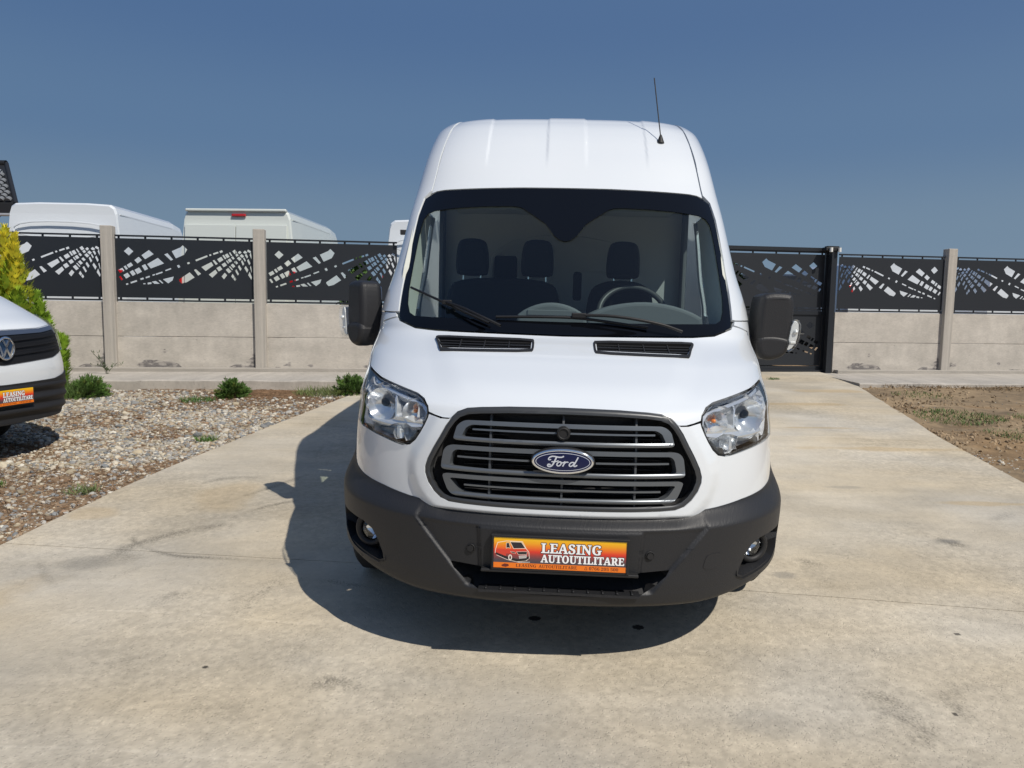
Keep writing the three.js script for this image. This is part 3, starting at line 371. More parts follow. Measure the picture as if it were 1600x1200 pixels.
    { const p = L.at(s * .635, 1.025, -.05); part('indicator_bulb', new THREE.SphereGeometry(.0105, 14, 10).scale(1, .9, 1.5).translate(p.x, p.y + .004, p.z), M.amber, hl);
      const q = L.at(s * .815, 1.035, -.05); part('bulb', [new THREE.SphereGeometry(.014, 14, 10).translate(q.x, q.y, q.z), cyl(.02, .02, .012, 0, 0, 0).rotateX(Math.PI / 2).translate(q.x, q.y, q.z - .02)], M.gloss, hl); }
    part('lamp_divider', [panel(L, f([[.712, .985], [.716, 1.088], [.724, 1.09], [.72, .985]]), { h: .02, off: -.025, skirt: .05 }), panel(L, f([[.685, .9], [.687, .952], [.70, .95], [.698, .902]]), { h: .02, off: -.02, skirt: .05 })], M.bowl, hl);
    part('lower_lamp', panel(L, f([[.715, .902], [.72, .94], [.80, .927], [.87, .935], [.895, .93], [.84, .918]]), { h: .02, off: -.045, skirt: .03 }), std([.2, .2, .21], .25, { metalness: .4 }), hl);
    part('seal', panel(L, f(OUT.head), { h: .02, off: -.004, holes: [f(inset(OUT.head, .004))], skirt: .012 }), M.rubber, hl);
    // hood vent
    const vo = smooth(f([[.145, 1.297], [.40, 1.298], [.60, 1.299], [.616, 1.290], [.594, 1.268], [.574, 1.243], [.56, 1.235], [.40, 1.238], [.146, 1.243], [.136, 1.253], [.136, 1.287]]), 1);
    const v = P('hood_vent', panel(L, vo, { h: .02, off: .014, holes: [inset(vo, .009)] }), M.black);
    part('vent_backing', panel(L, inset(vo, .004), { h: .03, off: -.035, skirt: -.04 }), M.dark, v);
    for (let k = 0; k < 4; k++) part('slat', panel(L, f([[.15, 1.252 + k * .0105], [.565 + k * .008, 1.25 + k * .0105], [.567 + k * .008, 1.2535 + k * .0105], [.15, 1.2555 + k * .0105]]), { h: .05, off: .004, skirt: .006 }), M.black, v);
    for (let k = 0; k < 3; k++) part('divider', panel(L, f([[.25 + k * .115, 1.25], [.25 + k * .115, 1.292], [.255 + k * .115, 1.292], [.255 + k * .115, 1.25]]), { h: .03, off: .007, skirt: .01 }), M.black, v);
  }
  const bonEdge = [[0, 1.064], [.108, 1.064], [.216, 1.062], [.324, 1.056], [.38, 1.050], [.42, 1.034], [.446, 1.008], [.48, 1.008], [.511, 1.015], [.540, 1.024], [.545, 1.045], [.567, 1.071], [.604, 1.087], [.639, 1.094], [.71, 1.107], [.816, 1.126], [.885, 1.145], [.925, 1.158], [.957, 1.2], [.976, 1.30], [.965, 1.358], [.90, 1.378], [.862, 1.386], [.85, 1.370], [.744, 1.335], [.624, 1.327], [.383, 1.324], [0, 1.319]];
  const ventHole = [[.15, 1.289], [.59, 1.291], [.602, 1.286], [.565, 1.252], [.555, 1.249], [.15, 1.257]];
  P('bonnet', panel(L, full(bonEdge), { h: .025, holes: [ventHole, mirror(ventHole)], disp: (x, y) => { const a = Math.abs(x), c = lerp(.47, .66, (y - 1.08) / .24); return .010 * sstep(c + .05, c - .10, a) * sstep(1.06, 1.14, y) * sstep(1.33, 1.27, y); }, eps: .006 }), M.paint);
  // painted nose round the grille
  const gr = full(OUT.grille), nose = [[0, 1.02], [.30, 1.02], [.40, 1.01], [.449, 1.001], [.48, 1.001], [.511, 1.008], [.538, 1.014], [.541, 1.0], [.554, .97], [.571, .938], [.591, .908], [.617, .885], [.654, .877], [.69, .881], [.76, .893], [.832, .903], [.885, .909], [.915, .918]];
  const noseU = [...nose.map((p) => [L.u(...p), p[1]]), uu(-.625, .915), uu(-.685, .80), uu(-.71, .66), [L.u(.86, .64), .64], [L.u(.7, .63), .63], [L.u(.5, .61), .61], [L.u(.3, .60), .60], [0, .60]];
  const dist = (x, y, pl) => { let m = 9; for (let i = 0; i < pl.length - 1; i++) { const [ax, ay] = pl[i], [bx, by] = pl[i + 1], dx = bx - ax, dy = by - ay, t = clamp(((x - ax) * dx + (y - ay) * dy) / (dx * dx + dy * dy)); m = Math.min(m, Math.hypot(x - ax - t * dx, y - ay - t * dy)); } return m; };
  const noseHalf = OUT.grille;
  const topcut = [[0, 1.058], ...OUT.grille.slice(1)];
  // outline runs from the bonnet line down: the grille opening is open at the top, under the bonnet edge
  const noseOutline = [...noseU.slice(3), ...mirror(noseU.slice(3)).slice(1), ...OUT.grille.slice(6).map((p) => [-L.u(...p), p[1]]), ...OUT.grille.slice(6, -1).reverse().map((p) => [L.u(...p), p[1]])];
  const rim = (x, y) => { const d = dist(Math.abs(x), y, noseHalf); return .016 * sstep(.095, .03, d) * sstep(.62, .655, y) - .02 * sstep(.662, .640, y) * sstep(.55, .42, Math.abs(x)); };
  P('front_panel', panel(L, noseOutline, { uv: true, h: .02, disp: rim, eps: .005, skirt: .03 }), M.paint);
  // windscreen: clear pane with black border
  const ws = P('windscreen', panel(L, inset(fritO, .01), { h: .06, off: -.006, skirt: 0 }), M.glass);
  part('black_border', panel(L, fritO, { h: .03, off: 0, holes: [glassO], skirt: .004 }), M.gloss, ws);
  // grille
  const g = P('grille', panel(L, gr, { h: .03, off: .012, holes: [inset(gr, .020)], skirt: .06, disp: (x, y) => .004 * Math.sin(clamp(dist(Math.abs(x), y, noseHalf) / .020) * Math.PI) }), std([.055, .058, .062], .38, { metalness: .3 }));
  part('radiator', [panel(L, gr, { h: .05, off: -.24, skirt: -.25 }), ...Array.from({ length: 17 }, (_, k) => box(.8, .004, .03, 0, .70 + k * .021, -.215))], M.dark, g);
  const ringPts = (x0, x1, y0, y1, sk) => smooth([[-x0, y1], [x0, y1], [x1, lerp(y1, y0, .45)], [x1 + sk, y0], [-x1 - sk, y0], [-x1, lerp(y1, y0, .45)]].filter(Boolean), 0);
  const bars = [[.404, .436, .924, 1.006, 0, .0165, .972], [.462, .480, .806, .908, 0, .0175, .861], [.482, .432, .707, .795, 0, .0165, .752]];
  for (const [a, b, y0, y1, sk, t, ym] of bars) {
    const rq = (xt, xb, ya, yb, r) => { const f = (t) => lerp(xb, xt, t), o = [[xt - r * 1.3, yb], [xt - r * .35, yb - r * .16], [f(1 - r / (yb - ya) * .9), yb - r * .75], [f(.5), (ya + yb) / 2], [f(r / (yb - ya) * .7), ya + r * .55], [xb - r * .3, ya + r * .12], [xb - r, ya]]; return smooth([...o, ...mirror(o)], 2); };
    part('grille_bar', panel(L, rq(a, b, y0, y1, .034), { h: .02, off: .006, holes: [rq(a - .036, b - .036, y0 + t, y1 - t, .02)], skirt: .035, disp: (x, y) => .004 * Math.sin(clamp((y - y0) / t) * Math.PI) }), M.grille, g);
    const e = Math.min(a, b) - .048, th = .0035; const thin = (x0, x1) => [[x0, ym - th], [x1, ym - th], [x1, ym + th], [x0, ym + th]];
    const gap = ym > .8 && ym < .9 ? .128 : 0;
    if (gap) for (const s of [1, -1]) part('grille_bar', panel(L, s > 0 ? thin(gap, e) : mirror(thin(gap, e)), { h: .03, off: -.006, skirt: .03 }), M.grille, g); else part('grille_bar', panel(L, thin(-e, e), { h: .03, off: -.006, skirt: .03 }), M.grille, g);
  }
  for (const x of [-.285, 0, .285]) part('strut', panel(L, [[x - .004, .685], [x + .004, .685], [x + .004, 1.05], [x - .004, 1.05]], { h: .03, off: -.016, skirt: .03 }), std([.07, .075, .08], .45), g);
  { const p = L.at(0, .973, .004), c = cyl(.026, .028, .03, 0, 0, 0, 24).rotateX(Math.PI / 2).translate(p.x, p.y, p.z); part('front_camera', [c, new THREE.TorusGeometry(.02, .004, 8, 24).translate(p.x, p.y, p.z + .016), cyl(.005, .005, .02, 0, -.032, p.z).translate(0, p.y, 0)], M.black, g); }
  // oval badge with script
  const cv = document.createElement('canvas'); cv.width = 1024; cv.height = 400; const x2 = cv.getContext('2d');
  x2.fillStyle = '#071340'; x2.fillRect(0, 0, 1024, 400); x2.strokeStyle = '#c9ced6'; x2.lineCap = x2.lineJoin = 'round';
  x2.lineWidth = 10; x2.beginPath(); x2.ellipse(512, 200, 478, 166, 0, 0, 7); x2.stroke();
  { const S = (w, d) => { x2.lineWidth = w; x2.stroke(new Path2D(d)); };
    S(24, 'M268 128 C300 88 350 92 410 106 C460 116 500 112 520 92'); S(20, 'M268 128 C240 160 268 178 296 158'); S(28, 'M398 112 C372 170 350 250 312 284 C280 308 240 296 248 266 C254 246 280 246 288 262'); S(20, 'M318 198 C360 204 402 196 428 178');
    S(24, 'M470 196 C420 190 388 262 424 276 C468 286 504 214 470 196 C476 216 506 218 530 204'); S(24, 'M548 190 C542 222 528 252 514 276'); S(22, 'M534 232 C556 204 580 188 604 200'); S(24, 'M706 206 C662 178 606 246 636 274 C664 290 702 246 722 206'); S(24, 'M778 108 C752 168 722 218 708 262 C706 284 734 280 760 258'); }
  const bt = new THREE.CanvasTexture(cv); bt.colorSpace = THREE.SRGBColorSpace;
  const oval = (rx, ry, d, bev, z) => { const s = new THREE.Shape(); s.absellipse(0, 0, rx, ry, 0, Math.PI * 2); return new THREE.ExtrudeGeometry(s, { depth: d, bevelEnabled: true, bevelThickness: bev, bevelSize: bev, bevelSegments: 4, curveSegments: 48 }).translate(0, .868, z); };
  const badge = part('badge', oval(.116, .045, .022, .006, -.012).translate(0, .005, 0), M.black, g);
  part('badge_rim', oval(.112, .0425, .006, .006, .012).translate(0, .005, 0), M.chrome, badge);
  const face = new THREE.CircleGeometry(1, 48); { const p = face.attributes.position, uv = face.attributes.uv; for (let i = 0; i < p.count; i++) { const x = p.getX(i), y = p.getY(i); uv.setXY(i, .5 + x * .5, .5 + y * .5); p.setXYZ(i, x * .109, .873 + y * .0398, .0262 + .005 * (1 - x * x - y * y)); } face.computeVertexNormals(); }
  part('badge_face', face, std(0xffffff, .3, { map: bt }), badge);
  // dark lower bumper
  const bTop = pchip([[0, .646], [.434, .648], [.494, .662], [.554, .675], [.616, .68], [.739, .696], [.862, .708], [.925, .722], [.97, .775]]);
  const cr = (y) => .344 + (y - .374) * .857;
  const bump = (x, y, u) => { const a = Math.abs(x), yt = bTop(a), out = sstep(-.009, .009, a - cr(Math.min(y, .614)));
    const sh = sstep(yt + .004, Math.min(.612, yt - .034), y), shelf = lerp(.002, lerp(.043, .054, out), sh);
    const inner = lerp(.041, .048, sstep(-.008, .008, (.308 - (.605 - y) * .06) - a)), low = sstep(.384, .370, y);
    let v = y > .613 ? shelf : lerp(shelf, lerp(inner, .054, out), sstep(.614, .598, y));
    v = lerp(v, .055, low); const up = .05 * sstep(.5, .95, a); v -= .13 * Math.pow(sstep(.350 + up, .255 + up, y), 1.6);
    return v; };
  const intake = full([[0, .446], [.30, .450], [.372, .455], [.412, .457], [.398, .435], [.362, .400], [.335, .382], [.30, .370], [.2, .365], [0, .364]]);
  const fogO = [[.935, .531], [.86, .538], [.79, .536], [.745, .519], [.715, .481], [.692, .431], [.688, .408], [.71, .397], [.80, .408], [.88, .418], [.93, .426], [.94, .476]];
  const bo = [...[[0, .646], [.434, .648], [.494, .662], [.554, .675], [.616, .68], [.739, .696], [.862, .708], [.925, .722], [.955, .75]].map((p) => [L.u(...p), p[1]]), uu(-.655, .785), uu(-.68, .77), uu(-.71, .66), uu(-.655, .5), uu(-.63, .395), uu(-.60, .365), [L.u(.82, .325), .325], [L.u(.6, .285), .285], [L.u(.4, .262), .262], [L.u(.2, .26), .26], [0, .26]];
  const b = P('bumper', panel(L, [...bo, ...mirror(bo).slice(1, -1)], { uv: true, h: .0095, disp: bump, eps: .004, skirt: .05, holes: [intake, fogO, mirror(fogO)].map((q) => q.map((p) => [L.u(...p), p[1]])) }), M.plastic);
  part('intake_backing', panel(L, inset(intake, -.02), { h: .05, off: -.20, skirt: -.22 }), M.dark, b);
  part('intake_grille', [...[-.25, 0, .25].map((x) => box(.012, .10, .02, x, .41, -.15)), box(.8, .012, .02, 0, .41, -.146)], M.black, b);
  part('step_ledge', [box(.62, .010, .055, 0, .362, .012), ...Array.from({ length: 11 }, (_, i) => box(.005, .006, .045, -.28 + i * .056, .369, .012)), ...Array.from({ length: 11 }, (_, i) => new THREE.SphereGeometry(.0048, 8, 6).translate(-.28 + i * .056, .371, .034))], M.plastic, b);
  for (const s of [1, -1]) {
    const fo = s > 0 ? fogO : mirror(fogO), p = L.at(s * .80, .484, .02), n = L.normal(L.u(s * .8, .484), .484), ry = Math.atan2(n.x, n.z) * .45;
    const pk = part('fog_pocket', panel(L, inset(fo, -.008), { h: .02, off: -.045, skirt: -.075, disp: (x, y) => .03 * sstep(.06, .0, y - .406) }), M.black, b);
    const put = (geo) => geo.scale(1.12, 1.12, 1).rotateY(ry).translate(p.x, p.y, p.z);
    const lampG = part('fog_lamp', [put(new THREE.TorusGeometry(.056, .012, 10, 32).translate(0, 0, -.012)), put(new THREE.CylinderGeometry(.05, .04, .06, 28, 1, true).rotateX(Math.PI / 2).translate(0, 0, -.04))], M.black, b);
    part('reflector', put(new THREE.LatheGeometry(Array.from({ length: 8 }, (_, i) => V2(.039 * Math.sqrt(i / 7) + .001, .03 * i / 7 - .045)), 24).rotateX(Math.PI / 2)), M.chrome, lampG);
    part('lens', put(new THREE.SphereGeometry(.06, 24, 10, 0, Math.PI * 2, 0, .72).rotateX(Math.PI / 2).translate(0, 0, -.055)), M.clear, lampG);
    const sens = (x, y, off) => { const q = L.at(s * x, y, off), m = L.normal(L.u(s * x, y), y); return [cyl(.0125, .0125, .012, 0, 0, 0, 20), new THREE.TorusGeometry(.016, .0025, 8, 24).rotateX(Math.PI / 2)].map((q2) => q2.rotateX(Math.PI / 2).rotateY(Math.atan2(m.x, m.z)).translate(q.x, q.y, q.z)); };
    part('parking_sensor', sens(.336, .517, .044), M.black, b); part('parking_sensor', sens(.80, .385, .048), M.black, b);
  }
  { const tc = smooth([[.535, .450], [.545, .498], [.56, .513], [.605, .515], [.612, .503], [.605, .463], [.595, .451]], 1); part('tow_cover', panel(L, tc, { h: .02, off: .0555, skirt: .004 }), M.plastic, b); }
  // number plate with its printed board
  const pc = document.createElement('canvas'); pc.width = 1400; pc.height = 330; const c = pc.getContext('2d');
  const plateArt = () => {
    const gd = c.createLinearGradient(0, 0, 0, 272); gd.addColorStop(0, '#f9c80a'); gd.addColorStop(.22, '#f5a414'); gd.addColorStop(.42, '#ee6a1e'); gd.addColorStop(.55, '#dc3422'); gd.addColorStop(.72, '#8e3d3d'); gd.addColorStop(.9, '#50424a'); gd.addColorStop(1, '#473f48');
    c.fillStyle = gd; c.fillRect(0, 0, 1400, 272); c.fillStyle = '#f07a0e'; c.fillRect(0, 272, 1400, 58);
    c.lineJoin = 'round'; const poly = (pts, fill, st, w = 5) => { c.beginPath(); pts.forEach((p, i) => i ? c.lineTo(...p) : c.moveTo(...p)); c.closePath(); if (fill) { c.fillStyle = fill; c.fill(); } if (st) { c.strokeStyle = st; c.lineWidth = w; c.stroke(); } };
    poly([[20, 130], [40, 60], [130, 40], [300, 40], [345, 118], [372, 150], [380, 215], [350, 245], [250, 262], [60, 190], [15, 170]], null, '#f6ead8', 6);
    poly([[30, 128], [128, 132], [130, 205], [30, 165]], '#d8402c'); poly([[130, 132], [345, 122], [365, 165], [340, 175], [200, 170], [130, 175]], '#d83e2c');
    poly([[172, 48], [292, 48], [336, 112], [210, 120]], '#231f26', '#f3e6d6', 5); poly([[132, 62], [160, 58], [176, 116], [150, 112], [132, 118]], '#231f26', '#f3e6d6', 4);
    poly([[242, 152], [355, 146], [352, 176], [262, 182]], '#17151a', '#e8d9c9', 4); poly([[178, 150], [226, 158], [232, 172], [190, 166]], '#19171c', '#f0dfcc', 3);
    poly([[20, 168], [150, 210], [260, 232], [376, 196], [374, 222], [340, 246], [240, 260], [120, 228], [22, 186]], '#16141a'); poly([[268, 196], [350, 188], [346, 214], [276, 224]], '#b9b2ac', '#eee', 3);
    c.lineWidth = 11; c.strokeStyle = '#f2e8dc'; c.beginPath(); c.ellipse(176, 216, 15, 26, 0, 0, 7); c.stroke(); c.lineWidth = 5; c.beginPath(); c.moveTo(30, 196); c.lineTo(140, 240); c.lineTo(280, 268); c.lineTo(388, 258); c.stroke();
    const txt = (t, x, y, size, wd, fill, st, sw) => { c.font = 'bold ' + size + 'px serif'; c.save(); c.translate(x, y); c.scale(wd / c.measureText(t).width, 1); if (st) { c.strokeStyle = st; c.lineWidth = sw; c.strokeText(t, 0, 0); } c.fillStyle = fill; c.fillText(t, 0, 0); if (fill === '#fbfbfb') { c.strokeStyle = fill; c.lineWidth = 4; c.strokeText(t, 0, 0); } c.restore(); };
    txt('LEASING', 500, 152, 142, 640, '#fbfbfb', '#33262c', 20); txt('AUTOUTILITARE', 500, 254, 112, 880, '#fbfbfb', '#33262c', 16);
    txt('LEASING  AUTOUTILITARE', 236, 316, 46, 650, '#4a1208'); txt('0766 205 500', 1010, 317, 48, 310, '#4a1208'); poly([[966, 316], [974, 290], [986, 290], [992, 316]], null, '#4a1208', 4);
    poly([[85, 300], [120, 284], [160, 290], [164, 310], [130, 322], [90, 316]], '#6a1f10');
  };
  plateArt();
  const pt = new THREE.CanvasTexture(pc); pt.colorSpace = THREE.SRGBColorSpace; pt.anisotropy = 8;
  M.plate = phy(0xffffff, .35, { map: pt, clearcoat: .5, clearcoatRoughness: .2 });
  const ph = P('plate_holder', [extrude([[-.262, .45], [.262, .45], [.262, .588], [-.262, .588]].map(([x, y]) => [x, y]), .02, .004).translate(0, 0, .026), box(.60, .012, .035, 0, .446, .03, .004)], M.black);
  part('number_plate', new THREE.PlaneGeometry(.502, .119).translate(0, .521, .0520), M.plate, ph, { label: 'orange and red printed number board with white lettering' });
  part('plate_frame', [box(.516, .006, .006, 0, .5835, .052), box(.006, .119, .006, -.2545, .521, .052), box(.006, .119, .006, .2545, .521, .052)], M.black, ph);
  // wipers
  const at = (x, y, o) => L.at(x, y, o);
  const wl = P('wiper', tube([at(-.30, 1.338, .035), at(-.40, 1.372, .05), at(-.497, 1.415, .045), at(-.583, 1.450, .03)], .0075, 24, 6), M.wiper);
  part('blade', [tube([at(-.36, 1.362, .016), at(-.5, 1.416, .018), at(-.65, 1.476, .018), at(-.805, 1.538, .012)], .0065, 24, 6), box(.05, .025, .02, at(-.583, 1.452, .026).x, at(-.583, 1.452, .026).y, at(-.583, 1.452, .026).z, .006)], M.wiper, wl);
  const wr = P('wiper', tube([at(.56, 1.336, .03), at(.45, 1.356, .05), at(.25, 1.385, .05), at(.07, 1.40, .034)], .0085, 24, 6), M.wiper);
  part('blade', [tube([at(-.33, 1.394, .014), at(-.1, 1.396, .02), at(.07, 1.394, .02), at(.40, 1.362, .014)], .007, 24, 6), box(.07, .026, .025, at(.07, 1.4, .03).x, at(.07, 1.4, .03).y, at(.07, 1.4, .03).z, .006)], M.wiper, wr);
  // antenna on the roof
  { const p = L.at(.578, 2.50, 0); P('antenna', [cyl(.006, .024, .05, p.x, p.y + .02, p.z, 16), tube([V3(p.x, p.y + .03, p.z), V3(p.x - .02, p.y + .2, p.z - .04), V3(p.x - .045, p.y + .41, p.z - .085)], .0035, 12, 6)], M.black); }
  // mirrors
  for (const s of [1, -1]) {
    const ol = smooth([[1.115, 1.575], [1.265, 1.577], [1.288, 1.545], [1.29, 1.42], [1.276, 1.27], [1.235, 1.215], [1.14, 1.195], [1.095, 1.24], [1.088, 1.35], [1.098, 1.52]].map(([x, y]) => [x, y]), 2);
    const turned = (g) => s > 0 ? g : g.translate(1.19, 0, 1.49).rotateY(-.85).translate(-1.162, .012, -1.50);
    const o2 = s > 0 ? ol : mirror(ol);
    const mr = P('door_mirror', turned(extrude(o2, s > 0 ? .16 : .07, .035, [], 6).translate(0, 0, s > 0 ? -1.60 : -1.53)), M.plastic);
    part('mirror_glass', turned(extrude(inset(o2, .025), .004).translate(0, 0, s > 0 ? -1.641 : -1.571)), M.chrome, mr);
    const il = smooth([[1.262, 1.425], [1.296, 1.432], [1.318, 1.395], [1.306, 1.30], [1.272, 1.252], [1.236, 1.25], [1.244, 1.30]], 1);
    part('side_indicator', turned(extrude(s > 0 ? il : mirror(il), .055, .008, [], 3).translate(s * .012, 0, -1.455)), M.clear, mr);
    part('indicator_reflector', [extrude(s > 0 ? inset(il, .008) : mirror(inset(il, .008)), .035, .004, [], 2).translate(s * .012, 0, -1.45), new THREE.SphereGeometry(.013, 12, 8).translate(s * 1.302, 1.36, -1.408), box(.03, .012, .008, s * 1.29, 1.30, -1.409, .003)].map(turned), std([.8, .81, .8], .3, { metalness: .25 }), mr);
    part('mirror_cap', turned(extrude((s > 0 ? ((q) => q) : mirror)(smooth([[1.086, 1.335], [1.19, 1.345], [1.284, 1.325], [1.272, 1.262], [1.235, 1.211], [1.14, 1.191], [1.092, 1.236]], 2)), s > 0 ? .10 : .05, .03, [], 5).translate(0, 0, s > 0 ? -1.53 : -1.495)), M.plastic, mr);
    part('mirror_arm', [box(.16, .12, .10, s * 1.05, 1.275, -1.56, .03)], M.plastic, mr);
    part('sail_cover', extrude(s > 0 ? [[.985, 1.60], [1.005, 1.60], [1.10, 1.25], [1.06, 1.20], [1.02, 1.22]] : mirror([[.985, 1.60], [1.005, 1.60], [1.10, 1.25], [1.06, 1.20], [1.02, 1.22]]), .09, .006).translate(0, 0, -1.66), M.plastic, mr);
  }
  // wheels
  const gy = (z) => { const s = van.rotation.z; return G(-2.7184 + z); };
  for (const s of [1, -1]) for (const z of [-1.02, -4.32]) {
    const y = gy(z) + .345 + s * .0105, x = s * .90;
    const prof = [[.20, -.10], [.24, -.115], [.32, -.112], [.342, -.09], [.345, -.03], [.345, .03], [.342, .09], [.32, .112], [.24, .115], [.20, .10]];
    const w = P('wheel', new THREE.LatheGeometry([[.02, .02], [.06, .05], [.10, .03], [.17, .05], [.20, .095], [.212, .10], [.212, -.10]].map((p) => V2(...p)), 40).rotateZ(-Math.PI / 2 * s).translate(x, y, z), M.silver);
    part('tyre', new THREE.LatheGeometry(prof.map((p) => V2(...p)), 48).rotateZ(-Math.PI / 2).translate(x, y, z), M.rubber, w);
  }
  P('engine_bay', panel(L, full([[0, 1.19], [.88, 1.19], [.92, 1.1], [.92, .95], [.88, .68], [0, .66]]), { h: .06, off: -.27, skirt: 0 }), M.dark);
  // underbody, wheel housings, cargo bulkhead and rear doors
  P('underbody', [box(1.5, .06, 4.7, 0, .44, -3.0), box(1.0, .10, .5, 0, .38, -.40), box(1.4, .5, .03, 0, .65, -.62)], M.black);
  P('wheel_housing', [1, -1].flatMap((s) => [-1.02, -4.32].map((z) => new THREE.CylinderGeometry(.43, .43, .5, 24, 1, true, 0, Math.PI).rotateZ(Math.PI / 2).rotateX(z < -2 ? 0 : 0).translate(s * .74, .37 + (z < -2 ? .08 : 0), z))), M.black);
  P('rear_door', [box(.86, 2.2, .05, -.435, 1.70, -5.49, .02), box(.86, 2.2, .05, .435, 1.70, -5.49, .02)], M.paint);
  // cab interior
  const bh = P('bulkhead', box(1.84, 1.75, .02, 0, 1.40, -2.76), M.bulk);
  part('pressing', [extrude(smooth([[-.55, 1.45], [-.55, 2.0], [.55, 2.0], [.55, 1.45]], 2), .008, .006, [inset(smooth([[-.55, 1.45], [-.55, 2.0], [.55, 2.0], [.55, 1.45]], 2), .03)]).translate(0, 0, -2.75), box(.5, .012, .012, .42, 1.75, -2.748)], M.bulk, bh);
  P('headliner', [box(1.55, .02, .9, 0, 2.16, -2.31), box(1.3, .05, .05, 0, 2.09, -1.80, .02)], std([.42, .43, .42], .9));
  for (const s of [-1, 1]) P('sun_visor', box(.5, .02, .2, s * .45, 2.075, -1.78, .008).rotateX(0), std([.3, .31, .3], .9));
  P('cab_floor', [box(1.8, .03, 2.0, 0, .62, -1.78), box(1.6, .5, .03, 0, .87, -.80)], M.dark);
  const dash = P('dashboard', [(() => { const fr = range(-.86, .86, 16).map((x) => [x, -(L.S(L.u(x, 1.36), 1.36).z - .06)]); return extrude([[-.86, 1.55], ...fr, [.86, 1.55]], .26, .02, [], 3).rotateX(-Math.PI / 2).scale(1, 1, 1).translate(0, 1.10, 0); })()], M.dash);
  const hump = (x0, x1, y0, y1, z0, d) => extrude([[x0, y0], ...Array.from({ length: 13 }, (_, i) => { const t = i / 12; return [lerp(x0 + .01, x1 - .01, t), y0 + (y1 - y0) * Math.pow(Math.sin(Math.PI * (.08 + .84 * t)), .55)]; }), [x1, y0]], d, .02).translate(0, 0, z0);
  part('instrument_hood', hump(.12, .74, 1.36, 1.50, -1.42, .26), M.dash, dash);
  part('centre_tray', [hump(-.25, .13, 1.36, 1.485, -1.36, .22), box(.26, .03, .012, -.06, 1.43, -1.12, .004)], M.dash, dash);
  part('air_vent', Array.from({ length: 8 }, (_, i) => box(.02, .006, .06, -.12 + i * .034, 1.415, -1.02)), M.black, dash);
  P('steering_wheel', [new THREE.TorusGeometry(.20, .017, 12, 48).rotateX(-.62).translate(.42, 1.435, -1.66), box(.12, .10, .05, .42, 1.435, -1.66, .02).rotateX(0), box(.36, .03, .02, .42, 1.43, -1.66, .008)], std([.05, .052, .055], .45));
  const seat = (x0, x1, hx) => {
    const w = x1 - x0, cx = (x0 + x1) / 2, st = P('seat', [extrude(smooth([[x0, 1.0], [x0 + .0, 1.56], [x0 + .1, 1.66], [x1 - .1, 1.66], [x1, 1.56], [x1, 1.0]], 2), .10, .04).rotateX(.0).translate(0, 0, -2.38), box(w, .16, .5, cx, .98, -2.05, .06)], M.cloth);
    for (const h of hx) { part('headrest', extrude(smooth([[h - .115, 1.70], [h - .105, 1.89], [h - .06, 1.925], [h + .06, 1.925], [h + .105, 1.89], [h + .115, 1.70], [h + .09, 1.672], [h - .09, 1.672]], 2), .06, .035).translate(0, 0, -2.36), M.cloth, st);
      for (const q of [-.06, .06]) part('headrest_post', cyl(.007, .007, .10, h + q, 1.66, -2.32, 10), M.chrome, st); }
  };
  seat(-.80, .0, [-.62, -.17]); seat(.17, .635, [.415]);
  P('seat_belt_anchor', [box(.16, .22, .06, -.395, 1.71, -2.42, .02), box(.06, .2, .05, .11, 1.62, -2.40, .02)], M.cloth);
  for (const s of [-1, 1]) {
    P('pillar_trim', (() => { const o = [[-1.09, 1.37], [-1.48, 1.39], [-1.70, 1.66], [-1.97, 2.02], [-1.68, 2.06], [-1.28, 1.66]]; return extrude(o, .02, .006).rotateY(-Math.PI / 2).scale(1, 1, 1).translate(s * .86, 0, 0); })(), M.trim);
    P('door_trim', box(.03, .6, .95, s * .93, .93, -2.2, .01), M.dash);
    P('door_pillar_trim', box(.03, .9, .12, s * .885, 1.75, -2.70, .01), M.dash);
  }
}

